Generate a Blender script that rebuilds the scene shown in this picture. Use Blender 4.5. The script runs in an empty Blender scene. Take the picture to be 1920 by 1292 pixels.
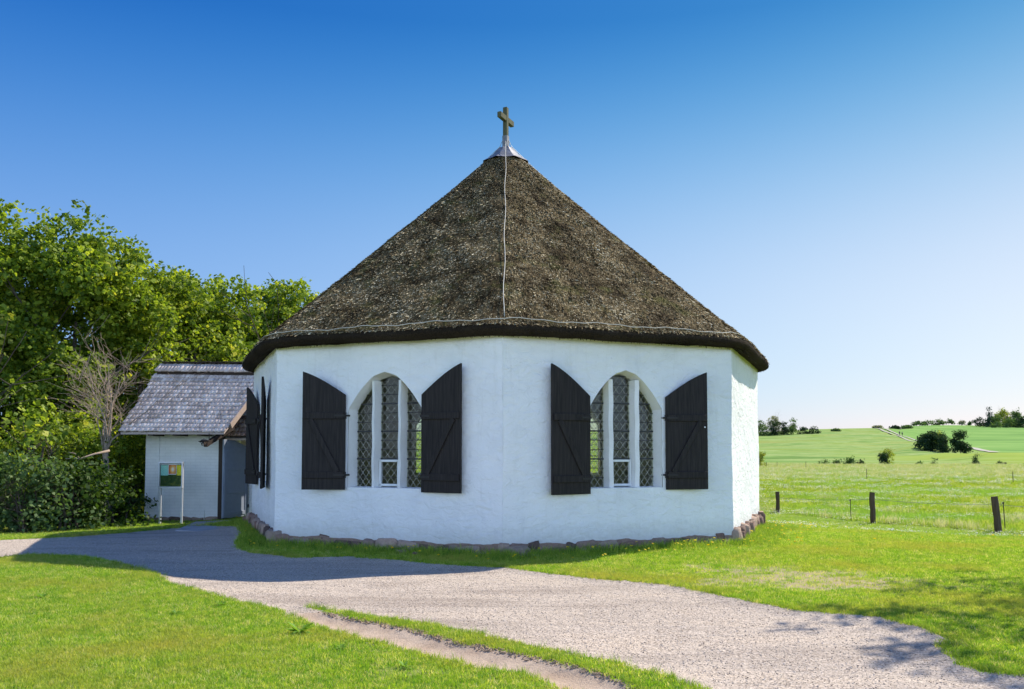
import bpy, bmesh, math, random
import numpy as np
from mathutils import Vector, Matrix

# ------------------------------------------------------------------ camera
F = 1541.0; PITCH = 0.05; SH = 123.4; EYE = 1.391      # photo pixels (1920 wide), radians, metres
cam_d = bpy.data.cameras.new('camera'); cam = bpy.data.objects.new('camera', cam_d)
bpy.context.scene.collection.objects.link(cam)
cam_d.sensor_width = 36; cam_d.lens = F/1920*36; cam_d.shift_y = SH/1920
cam_d.clip_start = 0.1; cam_d.clip_end = 6000
cam.location = (0, 0, EYE); cam.rotation_euler = (math.pi/2+PITCH, 0, 0)
bpy.context.scene.camera = cam
# ------------------------------------------------------------------ light
SUN_EL = math.radians(44); SUN_AZ = math.atan2(0.80, 0.60)       # azimuth from +Y towards +X
sd = bpy.data.lights.new('sun', 'SUN'); sd.energy = 5.0; sd.angle = math.radians(0.53); sd.color = (1, .92, .81)
sun = bpy.data.objects.new('sun', sd); bpy.context.scene.collection.objects.link(sun)
sv = Vector((math.sin(SUN_AZ)*math.cos(SUN_EL), math.cos(SUN_AZ)*math.cos(SUN_EL), math.sin(SUN_EL)))
sun.rotation_euler = sv.to_track_quat('Z', 'Y').to_euler(); sun.location = (20, 15, 30)
w = bpy.data.worlds.new('World'); bpy.context.scene.world = w; w.use_nodes = True
wn = w.node_tree.nodes; wl = w.node_tree.links
bg = wn['Background']; sky = wn.new('ShaderNodeTexSky'); sky.sky_type = 'NISHITA'; sky.sun_disc = False
sky.sun_elevation = SUN_EL; sky.sun_rotation = SUN_AZ
sky.altitude = 0; sky.air_density = 0.7; sky.dust_density = 0.1; sky.ozone_density = 3.0
# deep polarised blue overhead fading to a milky horizon: each channel of the sky gets its own contrast curve
sep = wn.new('ShaderNodeSeparateColor'); wl.new(sky.outputs[0], sep.inputs[0]); com = wn.new('ShaderNodeCombineColor')
tcw = wn.new('ShaderNodeTexCoord'); szw = wn.new('ShaderNodeSeparateXYZ'); wl.new(tcw.outputs['Generated'], szw.inputs[0])
def wm(op, a, b_=None, clamp=False):
    n = wn.new('ShaderNodeMath'); n.operation = op; n.use_clamp = clamp
    for i_, v in enumerate((a, b_)):
        if v is None: continue
        if isinstance(v, (int, float)): n.inputs[i_].default_value = v
        else: wl.new(v, n.inputs[i_])
    return n.outputs[0]
zc_ = wm('MINIMUM', wm('MAXIMUM', szw.outputs[2], 0.0), .47)
# added bluish glow in the unseen low sky behind the camera, fills shaded walls
fill_ = wm('MULTIPLY', wm('MULTIPLY', wm('SUBTRACT', wm('MULTIPLY', szw.outputs[1], -1.0), .05), 1.8, True), wm('MULTIPLY', wm('SUBTRACT', .55, szw.outputs[2]), 2.2, True))
fill_ = wm('MULTIPLY', fill_, 1.0)
for ch, (a_, g_, k1, k2) in enumerate(((.0107, 2.0, 16.94, -32.1), (.052, 1.2, 7.14, -12.59), (.415, .34, 1.64, -3.92))):
    e_ = wm('EXPONENT', wm('MULTIPLY', zc_, wm('ADD', k1, wm('MULTIPLY', zc_, k2))))
    v_ = wm('MULTIPLY', wm('MULTIPLY', wm('POWER', sep.outputs[ch], g_), a_), e_)
    wl.new(wm('MULTIPLY', wm('ADD', wm('MINIMUM', v_, 1.0), wm('MULTIPLY', fill_, (1.25, 1.62, 2.2)[ch])), 1/.2121), com.inputs[ch])
wl.new(com.outputs[0], bg.inputs['Color'])
bg.inputs['Strength'].default_value = 0.15
vs = bpy.context.scene.view_settings
vs.view_transform = 'Standard'; vs.look = 'None'; vs.gamma = 1; vs.exposure = 0.5
bpy.context.scene.render.resolution_x = 1024; bpy.context.scene.render.resolution_y = 689

# ------------------------------------------------------------------ helpers
C = bpy.context.scene.collection
R = math.radians
rng = np.random.default_rng(7); random.seed(7)
cp, sp = math.cos(PITCH), math.sin(PITCH)

def ray(X, Y):
    a = (X-960)/F; b = (646+SH-Y)/F
    return np.array([a, cp-b*sp, sp+b*cp])
def gp(X, Y, z=-.2):                       # where a sight line meets the level z
    d = ray(X, Y); t = (z-EYE)/d[2]; return d[0]*t, d[1]*t
def wp(X, Y, depth):                       # point on a sight line at a depth
    d = ray(X, Y); t = depth/d[1]; return d[0]*t, depth, EYE+d[2]*t
def zat(Y, depth): return wp(960, Y, depth)[2]

def tag(o, label=None, cat=None, group=None, kind=None):
    if label: o['label'] = label
    if cat: o['category'] = cat
    if group: o['group'] = group
    if kind: o['kind'] = kind
    return o
def empty(name, loc, rz=0):
    o = bpy.data.objects.new(name, None); C.objects.link(o); o.location = loc; o.rotation_euler = (0, 0, rz)
    o.empty_display_size = .2
    return o
def link(name, me, mat=None, parent=None, smooth=False):
    o = bpy.data.objects.new(name, me); C.objects.link(o)
    if mat:
        for m in (mat if isinstance(mat, (list, tuple)) else [mat]): me.materials.append(m)
    if parent is not None: o.parent = parent
    if smooth: me.shade_smooth()
    return o
def np_mesh(name, V, Fc, attr=None):
    V = np.asarray(V, np.float32).reshape(-1, 3); Fc = np.asarray(Fc, np.int32); k = Fc.shape[1]
    me = bpy.data.meshes.new(name); me.vertices.add(len(V)); me.vertices.foreach_set('co', V.ravel())
    me.loops.add(Fc.size); me.loops.foreach_set('vertex_index', Fc.ravel())
    me.polygons.add(len(Fc)); me.polygons.foreach_set('loop_start', np.arange(0, Fc.size, k, dtype=np.int32))
    me.update(calc_edges=True)
    if attr is not None:
        a = me.attributes.new('var', 'FLOAT', 'POINT'); a.data.foreach_set('value', np.asarray(attr, np.float32))
    return me

class MB:
    def __init__(s): s.v = []; s.f = []
    def add(s, vs_, fs):
        n = len(s.v); s.v += [tuple(p) for p in vs_]; s.f += [tuple(i+n for i in f) for f in fs]
    def box(s, lo, hi, M=None):
        x0, y0, z0 = lo; x1, y1, z1 = hi
        p = [(x0,y0,z0),(x1,y0,z0),(x1,y1,z0),(x0,y1,z0),(x0,y0,z1),(x1,y0,z1),(x1,y1,z1),(x0,y1,z1)]
        if M is not None: p = [tuple(M @ Vector(q)) for q in p]
        s.add(p, [(0,3,2,1),(4,5,6,7),(0,1,5,4),(1,2,6,5),(2,3,7,6),(3,0,4,7)])
    def bar(s, a, b, w_, h, up=(0,0,1)):            # box beam from a to b
        a = Vector(a); b = Vector(b); d = (b-a); L = d.length; d.normalize()
        u = Vector(up); sx = d.cross(u)
        if sx.length < 1e-4: sx = d.cross(Vector((1,0,0)))
        sx.normalize(); uz = sx.cross(d)
        M = Matrix((( sx.x, d.x, uz.x, a.x),(sx.y, d.y, uz.y, a.y),(sx.z, d.z, uz.z, a.z),(0,0,0,1)))
        s.box((-w_/2, 0, -h/2), (w_/2, L, h/2), M)
    def tube(s, pts, rad, n=6, cap=True):
        pts = [Vector(p) for p in pts]
        if not hasattr(rad, '__len__'): rad = [rad]*len(pts)
        base = len(s.v); prev = None
        for i, p in enumerate(pts):
            t = (pts[min(i+1, len(pts)-1)]-pts[max(i-1, 0)]).normalized()
            if prev is None:
                a = t.cross(Vector((0,0,1)))
                if a.length < .1: a = t.cross(Vector((1,0,0)))
            else: a = prev - t*prev.dot(t)
            a.normalize(); prev = a; b = t.cross(a)
            for k in range(n):
                q = p + (a*math.cos(2*math.pi*k/n)+b*math.sin(2*math.pi*k/n))*rad[i]
                s.v.append(tuple(q))
        for i in range(len(pts)-1):
            for k in range(n):
                s.f.append((base+i*n+k, base+i*n+(k+1)%n, base+(i+1)*n+(k+1)%n, base+(i+1)*n+k))
        if cap:
            s.f.append(tuple(base+k for k in reversed(range(n))))
            s.f.append(tuple(base+(len(pts)-1)*n+k for k in range(n)))
    def prism(s, poly, o, ux, uy, un, t):           # polygon in plane (ux,uy) at o, extruded t along un
        o = Vector(o); ux = Vector(ux); uy = Vector(uy); un = Vector(un); n = len(poly)
        a = [o+ux*p[0]+uy*p[1] for p in poly]; b = [q+un*t for q in a]
        s.add(a+b, [tuple(reversed(range(n))), tuple(range(n, 2*n))]+[(i, (i+1)%n, n+(i+1)%n, n+i) for i in range(n)])
    def build(s, name, mat=None, parent=None, smooth=False, bevel=0, rel=True):
        me = bpy.data.meshes.new(name)
        off = Vector((0,0,0))
        me.from_pydata(s.v, [], s.f); me.update()
        bm = bmesh.new(); bm.from_mesh(me); bmesh.ops.recalc_face_normals(bm, faces=bm.faces)
        if bevel: bmesh.ops.bevel(bm, geom=[e for e in bm.edges], offset=bevel, segments=1, affect='EDGES', clamp_overlap=True)
        bm.to_mesh(me); bm.free()
        return link(name, me, mat, parent, smooth)

# ------------------------------------------------------------------ materials
def mat(name, build=None, rough=.8, spec=.3):
    m = bpy.data.materials.new(name); m.use_nodes = True; nt = m.node_tree
    b = nt.nodes['Principled BSDF']; b.inputs['Roughness'].default_value = rough; b.inputs['Specular IOR Level'].default_value = spec
    if build: build(nt, b)
    return m
def N(nt, t, **kw):
    n = nt.nodes.new(t)
    for k, v in kw.items():
        if k in n.inputs.keys(): n.inputs[k].default_value = v
        else: setattr(n, k, v)
    return n
def L(nt, a, b): nt.links.new(a, b)
def pos(nt, scale=(1,1,1), rot=(0,0,0), obj=False):
    g = N(nt, 'ShaderNodeTexCoord') if obj else N(nt, 'ShaderNodeNewGeometry')
    mp = N(nt, 'ShaderNodeMapping'); mp.inputs['Scale'].default_value = scale; mp.inputs['Rotation'].default_value = rot
    L(nt, g.outputs['Object' if obj else 'Position'], mp.inputs[0]); return mp.outputs[0]
def noise(nt, vec, sc, det=4, rough=.55, dist=0):
    n = N(nt, 'ShaderNodeTexNoise'); n.inputs['Scale'].default_value = sc; n.inputs['Detail'].default_value = det
    n.inputs['Roughness'].default_value = rough; n.inputs['Distortion'].default_value = dist
    if vec is not None: L(nt, vec, n.inputs['Vector'])
    return n.outputs['Fac']
def ramp(nt, fac, stops):
    r = N(nt, 'ShaderNodeValToRGB'); e = r.color_ramp.elements
    while len(e) < len(stops): e.new(.5)
    for el, (p, c) in zip(e, stops): el.position = p; el.color = (*c, 1) if len(c) == 3 else c
    L(nt, fac, r.inputs[0]); return r.outputs[0]
def mixc(nt, f, a, b, mode='MIX'):
    m = N(nt, 'ShaderNodeMix'); m.data_type = 'RGBA'; m.blend_type = mode
    for s_, v in ((m.inputs[0], f), (m.inputs[6], a), (m.inputs[7], b)):
        if isinstance(v, (int, float)): s_.default_value = v
        elif isinstance(v, tuple): s_.default_value = (*v, 1)
        else: L(nt, v, s_)
    return m.outputs[2]
def maprange(nt, v, a, b, c=0, d=1):
    m = N(nt, 'ShaderNodeMapRange'); L(nt, v, m.inputs[0])
    for i, q in zip((1,2,3,4), (a,b,c,d)): m.inputs[i].default_value = q
    return m.outputs[0]
def bump(nt, b, h, strength=.5, dist=.02, prev=None):
    n = N(nt, 'ShaderNodeBump'); n.inputs['Strength'].default_value = strength; n.inputs['Distance'].default_value = dist
    L(nt, h, n.inputs['Height'])
    if prev: L(nt, prev, n.inputs['Normal'])
    L(nt, n.outputs[0], b.inputs['Normal']); return n.outputs[0]

def m_plain(name, c, rough=.7, spec=.3, var=.12, sc=8, bs=.2, bd=.004, metal=0, stretch=(1,1,1)):
    def f(nt, b):
        v = pos(nt, stretch, obj=True); n = noise(nt, v, sc, 5)
        L(nt, mixc(nt, n, tuple(max(0, x*(1-var*2)) for x in c), tuple(min(1, x*(1+var*2)) for x in c)), b.inputs['Base Color'])
        b.inputs['Metallic'].default_value = metal
        if bs: bump(nt, b, noise(nt, v, sc*6, 3), bs, bd)
    return mat(name, f, rough, spec)

def f_plaster(nt, b):
    p = pos(nt); n1 = noise(nt, p, .9, 5, .6); n2 = noise(nt, p, 14, 5, .65)
    col = ramp(nt, n1, [(.3, (.74,.745,.74)), (.5, (.83,.83,.82)), (.72, (.88,.875,.86))])
    # damp grey stains and old rust specks
    st = ramp(nt, noise(nt, pos(nt, (1,1,.6)), 2.3, 6, .75, .6), [(.60, (0,0,0)), (.74, (1,1,1))])
    col = mixc(nt, maprange(nt, st, 0, 1, 0, .34), col, (.55,.56,.55))
    sv_ = ramp(nt, noise(nt, pos(nt, (3.2,3.2,.35)), 2.2, 5, .7), [(.56, (0,0,0)), (.72, (1,1,1))])
    col = mixc(nt, maprange(nt, sv_, 0, 1, 0, .20), col, (.56,.54,.47))
    sk = ramp(nt, noise(nt, p, 38, 2, .5), [(.69, (0,0,0)), (.74, (1,1,1))])
    col = mixc(nt, maprange(nt, sk, 0, 1, 0, .25), col, (.36,.31,.26))
    # splash-dirt along the foot of the wall
    sx = N(nt, 'ShaderNodeSeparateXYZ'); L(nt, p, sx.inputs[0])
    zz = N(nt, 'ShaderNodeMath', operation='ADD'); L(nt, sx.outputs[2], zz.inputs[0])
    m2 = maprange(nt, n2, 0, 1, -.15, .15); L(nt, m2, zz.inputs[1])
    col = mixc(nt, maprange(nt, zz.outputs[0], .30, .0, 0, .55), col, (.5,.5,.46))
    L(nt, col, b.inputs['Base Color'])
    h = bump(nt, b, noise(nt, pos(nt, (1,1,1.7), (0,.5,0)), 5, 6, .62, .8), .8, .045)
    bump(nt, b, n2, .25, .006, h)
M_plaster = mat('lime_plaster', f_plaster, .85, .2)
def f_reveal(nt, b):
    p = pos(nt); L(nt, ramp(nt, noise(nt, p, 3, 5), [(.3, (.76,.75,.71)), (.7, (.86,.85,.81))]), b.inputs['Base Color'])
    bump(nt, b, noise(nt, p, 9, 5), .5, .02)
M_reveal = mat('plaster_reveal', f_reveal, .85, .2)
def f_brickwhite(nt, b):
    p = pos(nt)
    mp = N(nt, 'ShaderNodeCombineXYZ'); s_ = N(nt, 'ShaderNodeSeparateXYZ'); L(nt, p, s_.inputs[0])
    ad = N(nt, 'ShaderNodeMath', operation='ADD'); L(nt, s_.outputs[0], ad.inputs[0]); L(nt, s_.outputs[1], ad.inputs[1])
    L(nt, ad.outputs[0], mp.inputs[0]); L(nt, s_.outputs[2], mp.inputs[1])
    br = N(nt, 'ShaderNodeTexBrick'); L(nt, mp.outputs[0], br.inputs['Vector'])
    br.inputs['Scale'].default_value = 1; br.inputs['Brick Width'].default_value = .25; br.inputs['Row Height'].default_value = .075
    br.inputs['Mortar Size'].default_value = .008; br.inputs['Mortar Smooth'].default_value = .4
    br.inputs['Color1'].default_value = (1,1,1,1); br.inputs['Color2'].default_value = (.75,.75,.75,1); br.inputs['Mortar'].default_value = (0,0,0,1)
    col = ramp(nt, noise(nt, p, 2.5, 6, .6), [(.3, (.74,.74,.71)), (.7, (.87,.86,.83))])
    col = mixc(nt, .10, col, br.outputs['Color'], 'MULTIPLY')
    L(nt, col, b.inputs['Base Color'])
    h = bump(nt, b, br.outputs['Color'], .4, .006); bump(nt, b, noise(nt, p, 22, 4), .4, .008, h)
M_brick = mat('whitewashed_brick', f_brickwhite, .85, .2)

def f_thatch(nt, b):
    p = pos(nt); n1 = noise(nt, pos(nt, (1,1,.55)), 1.5, 8, .78, .5); at = N(nt, 'ShaderNodeAttribute', attribute_name='var')
    col = ramp(nt, at.outputs['Fac'], [(0, (.045,.030,.012)), (.25, (.15,.105,.045)), (.5, (.40,.30,.15)), (.74, (.78,.63,.36)), (1, (.95,.86,.60))])
    dark = ramp(nt, n1, [(.40, (.18,.15,.11)), (.48, (.60,.58,.54)), (.56, (1,1,1))])
    col = mixc(nt, .9, col, dark, 'MULTIPLY')
    moss = ramp(nt, noise(nt, p, 1.9, 5, .7), [(.55, (0,0,0)), (.68, (1,1,1))])
    col = mixc(nt, maprange(nt, moss, 0, 1, 0, .5), col, (.20,.19,.05))
    L(nt, col, b.inputs['Base Color'])
    bump(nt, b, noise(nt, p, 55, 3, .7), .8, .02)
M_thatch = mat('weathered_reed_thatch', f_thatch, .95, .1)
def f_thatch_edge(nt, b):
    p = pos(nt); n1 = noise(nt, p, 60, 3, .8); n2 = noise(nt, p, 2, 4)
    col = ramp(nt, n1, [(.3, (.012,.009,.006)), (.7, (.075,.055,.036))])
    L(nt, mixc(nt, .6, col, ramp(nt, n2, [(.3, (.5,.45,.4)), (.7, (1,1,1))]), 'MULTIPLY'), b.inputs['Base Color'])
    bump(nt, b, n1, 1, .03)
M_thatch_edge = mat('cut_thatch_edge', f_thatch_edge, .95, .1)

def f_shingle(nt, b):
    at = N(nt, 'ShaderNodeAttribute', attribute_name='var'); p = pos(nt)
    col = ramp(nt, at.outputs['Fac'], [(0, (.50,.41,.36)), (.5, (.72,.60,.54)), (1, (.90,.79,.72))])
    L(nt, mixc(nt, .5, col, ramp(nt, noise(nt, pos(nt, (30,3,3)), 3, 4), [(.3, (.75,.7,.68)), (.7, (1,1,1))]), 'MULTIPLY'), b.inputs['Base Color'])
    bump(nt, b, noise(nt, pos(nt, (60,4,4)), 3, 3), .3, .004)
M_shingle = mat('weathered_wood_shingle', f_shingle, .85, .25)
def f_shingle2(nt, b):
    at = N(nt, 'ShaderNodeAttribute', attribute_name='var')
    col = ramp(nt, at.outputs['Fac'], [(0, (.20,.13,.10)), (.5, (.42,.29,.22)), (1, (.58,.44,.34))])
    L(nt, col, b.inputs['Base Color']); bump(nt, b, noise(nt, pos(nt, (60,4,4)), 3, 3), .6, .006)
M_shingle2 = mat('brown_wood_shingle', f_shingle2, .85, .25)

def f_blackwood(nt, b):
    v = pos(nt, (9,9,.5), obj=True); n = noise(nt, v, 4, 5, .6)
    L(nt, ramp(nt, n, [(.3, (.011,.009,.009)), (.7, (.036,.029,.026))]), b.inputs['Base Color'])
    wv = noise(nt, pos(nt, (26,26,1.2), obj=True), 4, 4); bump(nt, b, wv, .5, .006)
M_blackwood = mat('tarred_black_wood', f_blackwood, .72, .25)
M_iron = m_plain('rusty_black_iron', (.02,.016,.014), .6, .4)
M_darkwood = m_plain('dark_stained_timber', (.05,.035,.026), .7, .25, stretch=(1,1,.2))
M_barge = m_plain('pale_barge_board', (.44,.34,.27), .75, .25)
M_door = m_plain('blue_grey_door_paint', (.27,.31,.38), .55, .35, .06)
M_frame = m_plain('white_window_paint', (.72,.73,.71), .6, .35, .05)
M_alu = m_plain('grey_aluminium', (.55,.56,.57), .4, .5, .05, metal=.3, bs=0)
M_zinc = m_plain('grey_zinc_sheet', (.20,.20,.22), .6, .4, .35, sc=9, metal=.2)
M_cable = m_plain('pale_lightning_cable', (.46,.45,.38), .5, .4, .1, bs=0)
M_oak = m_plain('lichened_oak', (.095,.095,.055), .85, .2, .3, sc=14, bs=.5, bd=.01, stretch=(1,1,.3))
M_lead = m_plain('window_lead', (.46,.44,.36), .6, .4, .1, bs=0)
M_leadbar = m_plain('iron_saddle_bar', (.03,.03,.03), .6, .4, .1, bs=0)
M_slab = m_plain('concrete_step', (.42,.41,.39), .9, .2, .2, sc=3, bs=.4, bd=.01)
M_inner = m_plain('inside_wall', (.66,.64,.54), .9, .1, .1)
M_innerfloor = m_plain('inside_floor', (.12,.08,.05), .6, .3, .1)
M_post = m_plain('weathered_fence_wood', (.085,.062,.045), .9, .15, .35, sc=18, bs=.8, bd=.012, stretch=(1,1,.15))
M_wire = m_plain('fence_wire', (.30,.32,.22), .5, .4, .1, bs=0)
def f_glass(nt, b):
    tr = N(nt, 'ShaderNodeBsdfTransparent'); tr.inputs[0].default_value = (.80,.84,.64,1)
    gl = N(nt, 'ShaderNodeBsdfGlossy'); gl.inputs['Roughness'].default_value = .08
    bump_ = N(nt, 'ShaderNodeBump'); bump_.inputs['Strength'].default_value = .25; bump_.inputs['Distance'].default_value = .01
    L(nt, noise(nt, pos(nt), 9, 2), bump_.inputs['Height']); L(nt, bump_.outputs[0], gl.inputs['Normal'])
    fr = N(nt, 'ShaderNodeFresnel'); fr.inputs[0].default_value = 1.36
    mx = N(nt, 'ShaderNodeMixShader'); L(nt, fr.outputs[0], mx.inputs[0]); L(nt, tr.outputs[0], mx.inputs[1]); L(nt, gl.outputs[0], mx.inputs[2])
    L(nt, mx.outputs[0], nt.nodes['Material Output'].inputs[0])
M_glass = mat('old_greenish_glass', f_glass)
def f_rock(nt, b):
    p = pos(nt); at = N(nt, 'ShaderNodeAttribute', attribute_name='var')
    col = ramp(nt, at.outputs['Fac'], [(0, (.12,.085,.07)), (.35, (.29,.17,.125)), (.65, (.34,.26,.20)), (1, (.52,.37,.28))])
    L(nt, mixc(nt, .6, col, ramp(nt, noise(nt, p, 16, 6, .7), [(.3, (.45,.42,.4)), (.7, (1,1,1))]), 'MULTIPLY'), b.inputs['Base Color'])
    bump(nt, b, noise(nt, p, 14, 6, .7), .8, .03)
M_rock = mat('granite_fieldstone', f_rock, .85, .3)

def foliage(name, stops, trans=.45, useobj=False, patch=None):
    m = bpy.data.materials.new(name); m.use_nodes = True; nt = m.node_tree
    for n in list(nt.nodes):
        if n.type == 'BSDF_PRINCIPLED': nt.nodes.remove(n)
    if useobj: fac = N(nt, 'ShaderNodeObjectInfo').outputs['Random']
    else: fac = N(nt, 'ShaderNodeAttribute', attribute_name='var').outputs['Fac']
    col = ramp(nt, fac, stops)
    if patch:
        pn = noise(nt, pos(nt), patch[0], 4, .6)
        col = mixc(nt, ramp(nt, pn, [(patch[2], (0,0,0)), (patch[3], (1,1,1))]), col, patch[1])
    d = N(nt, 'ShaderNodeBsdfDiffuse'); t = N(nt, 'ShaderNodeBsdfTranslucent'); g = N(nt, 'ShaderNodeBsdfGlossy'); g.inputs['Roughness'].default_value = .6
    L(nt, col, d.inputs[0])
    L(nt, mixc(nt, 1, col, (1.35, 1.35, .55), 'MULTIPLY'), t.inputs[0])
    a = N(nt, 'ShaderNodeMixShader'); a.inputs[0].default_value = trans; L(nt, d.outputs[0], a.inputs[1]); L(nt, t.outputs[0], a.inputs[2])
    c = N(nt, 'ShaderNodeMixShader'); c.inputs[0].default_value = .02; L(nt, a.outputs[0], c.inputs[1]); L(nt, g.outputs[0], c.inputs[2])
    g.inputs[0].default_value = (.9,.95,.8,1)
    L(nt, c.outputs[0], nt.nodes['Material Output'].inputs[0]); return m
ML_maple = foliage('maple_leaves', [(0, (.035,.075,.010)), (.35, (.13,.21,.020)), (.72, (.36,.44,.045)), (.9, (.55,.54,.08)), (1, (.66,.60,.14))], .5)
ML_maple2 = foliage('maple_leaves_reddish', [(0, (.06,.11,.02)), (.5, (.17,.21,.03)), (1, (.34,.27,.07))], .5)
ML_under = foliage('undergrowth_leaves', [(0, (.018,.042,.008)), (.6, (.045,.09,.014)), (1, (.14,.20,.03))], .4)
ML_hawthorn = foliage('dark_hawthorn_leaves', [(0, (.012,.03,.012)), (.7, (.03,.065,.022)), (1, (.07,.12,.03))], .25)
ML_broad = foliage('mid_green_leaves', [(0, (.045,.09,.03)), (.6, (.10,.17,.055)), (1, (.2,.27,.08))], .4)
ML_yellow = foliage('yellow_green_leaves', [(0, (.14,.19,.02)), (.6, (.30,.34,.035)), (1, (.46,.44,.06))], .4)
ML_pale = foliage('pale_spring_leaves', [(0, (.2,.2,.13)), (1, (.42,.40,.28))], .3)
ML_conifer = foliage('conifer_needles', [(0, (.02,.04,.025)), (1, (.06,.10,.06))], .1)
M_bark = m_plain('grey_brown_bark', (.09,.075,.058), .9, .1, .35, sc=10, bs=.8, bd=.02)
M_deadwood = m_plain('dry_twigs', (.36,.28,.21), .9, .1, .25, bs=0)
MG_lawn = foliage('lawn_blades', [(0, (.12,.28,.025)), (.45, (.27,.43,.035)), (.78, (.46,.56,.07)), (.9, (.62,.60,.22)), (1, (.74,.66,.36))], .5, True, (.55, (.44,.42,.09), .47, .70))
MG_tall = foliage('tall_grass_blades', [(0, (.10,.21,.022)), (.5, (.22,.34,.035)), (1, (.40,.48,.08))], .48, True)
MG_meadow = foliage('meadow_blades', [(0, (.16,.26,.03)), (.55, (.31,.41,.04)), (.85, (.50,.54,.11)), (1, (.66,.58,.25))], .5, True, (.12, (.26,.42,.08), .45, .62))
MG_seed = foliage('grass_seed_heads', [(0, (.42,.46,.26)), (.6, (.58,.56,.38)), (1, (.70,.62,.50))], .4, True)
M_petal = foliage('white_petals', [(0, (.75,.75,.72)), (1, (.85,.85,.83))], .3)
M_dandelion = foliage('dandelion_yellow', [(0, (.75,.55,.02)), (1, (.85,.68,.04))], .3)

# ------------------------------------------------------------------ terrain
def sstep(t): t = np.clip(t, 0, 1); return t*t*(3-2*t)
def sn(x, y, s, k=0):                              # smooth pseudo-noise, -1..1
    return (np.sin(x*s*1.7+y*s*.9+k)+np.sin(x*s*-.8+y*s*1.9+2.1+k*2)+np.sin(x*s*2.9-y*s*2.3+4.4+k)*.6+np.sin(x*s*.5+y*s*3.7+1.3+k)*.5)/3.1
TC = [1420, 1550, 1660, 1717, 1780, 1836, 1920]
TD = [78, 95, 110, 150, 170, 200, 230, 260, 300, 340, 380, 420, 500, 560, 700, 1200, 4000]
TR = [
 [875,887,872,861,855,848,841,834,825,817,811,809,815,820,826,832,840],
 [875,887,872,861,855,847,840,832,823,814,806,804,812,818,826,832,840],
 [875,887,872,862,857,850,843,836,824,813,805,803,810,816,824,832,840],
 [875,887,872,862,856,846,832,833,827,819,812,807,800,797,806,830,840],
 [875,888,873,858,848,850,846,840,833,826,819,812,803,797,804,830,840],
 [876,888,873,849,853,851,846,840,833,826,819,813,803,798,802,830,840],
 [877,889,873,849,853,851,846,840,833,826,819,813,803,800,803,830,840]]
TZ = np.array([[zat(r_, d_) for r_, d_ in zip(row, TD)] for row in TR])
G_px = [(-500,1020),(-60,1016),(130,1009),(270,991),(330,985),(400,984),(452,990),(462,1003),(448,1018),(448,1028),(470,1040),(560,1049),(650,1046),(740,1053),(830,1062),(950,1068),(1000,1074),(1130,1090),(1250,1100),(1330,1115),(1400,1130),(1500,1150),(1650,1163),(1740,1190),(1768,1206),(1768,1228),(1800,1250),(1850,1266),(1920,1276),(2300,1320),(2300,1700),(1300,1700),(1150,1320),(1062,1306),(1010,1283),(960,1270),(875,1258),(770,1230),(680,1208),(620,1191),(560,1166),(500,1146),(400,1121),(320,1101),(290,1082),(250,1069),(150,1047),(60,1042),(0,1048),(-500,1060)]
S_px = [(575,1141),(700,1160),(800,1177),(960,1213),(1060,1231),(1160,1254),(1290,1291),(1400,1340),(1280,1340),(1160,1280),(1110,1266),(1035,1248),(960,1231),(850,1210),(750,1181),(640,1159)]
D_px = [(560,1150),(640,1159),(750,1181),(850,1210),(960,1231),(1035,1248),(1110,1266),(1160,1280),(1300,1345),(1200,1360),(1062,1309),(1010,1286),(960,1273),(875,1261),(770,1233),(680,1211),(620,1194),(545,1170)]
GP = np.array([gp(*p) for p in G_px]); SP = np.array([gp(*p) for p in S_px]); DP = np.array([gp(*p) for p in D_px])
def sdist(P, x, y):                                # signed distance, inside negative
    d = np.full(x.shape, 1e9); ins = np.zeros(x.shape, bool); n = len(P)
    for i in range(n):
        ax, ay = P[i]; bx, by = P[(i+1) % n]
        ex, ey = bx-ax, by-ay; t = np.clip(((x-ax)*ex+(y-ay)*ey)/(ex*ex+ey*ey+1e-12), 0, 1)
        d = np.minimum(d, np.hypot(x-ax-ex*t, y-ay-ey*t))
        c = ((ay > y) != (by > y)); xi = ax+(y-ay)*ex/(ey if abs(ey) > 1e-12 else 1e-12)
        ins ^= c & (x < xi)
    return np.where(ins, -d, d)
def wob(x, y): return sn(x, y, 7)*.035+sn(x, y, 19, 3)*.018
def regions(x, y):                                 # 0 grass, 1 gravel, 2 dirt and distance to the path edge
    x = np.asarray(x, float); y = np.asarray(y, float)
    xx = x+wob(x, y); yy = y+wob(y+5, x)
    g = sdist(GP, xx, yy); s = sdist(SP, xx, yy); d = sdist(DP, xx, yy)
    e = np.maximum(g, -s)                          # <0 means on gravel or dirt
    cls = np.where(e < 0, np.where(d < 0, 2, 1), 0)
    return cls, e, d
def hnear(x, y):
    t = sstep(((x-4)+(y-16))/14); z = -.17-.52*t
    z = z-.13*sstep((-x-5)/3)*sstep((y-14)/5)
    s = sstep((y-30)/48); z = z*(1-s)+(-.07)*s
    z = z+sn(x, y, .5)*.018+sn(x, y, 1.9, 2)*.008*np.clip(1-(y-60)/40, 0, 1)+sn(x, y, .13, 1)*.06*sstep((y-25)/20)*(1-sstep((y-60)/15))
    return z
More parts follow.
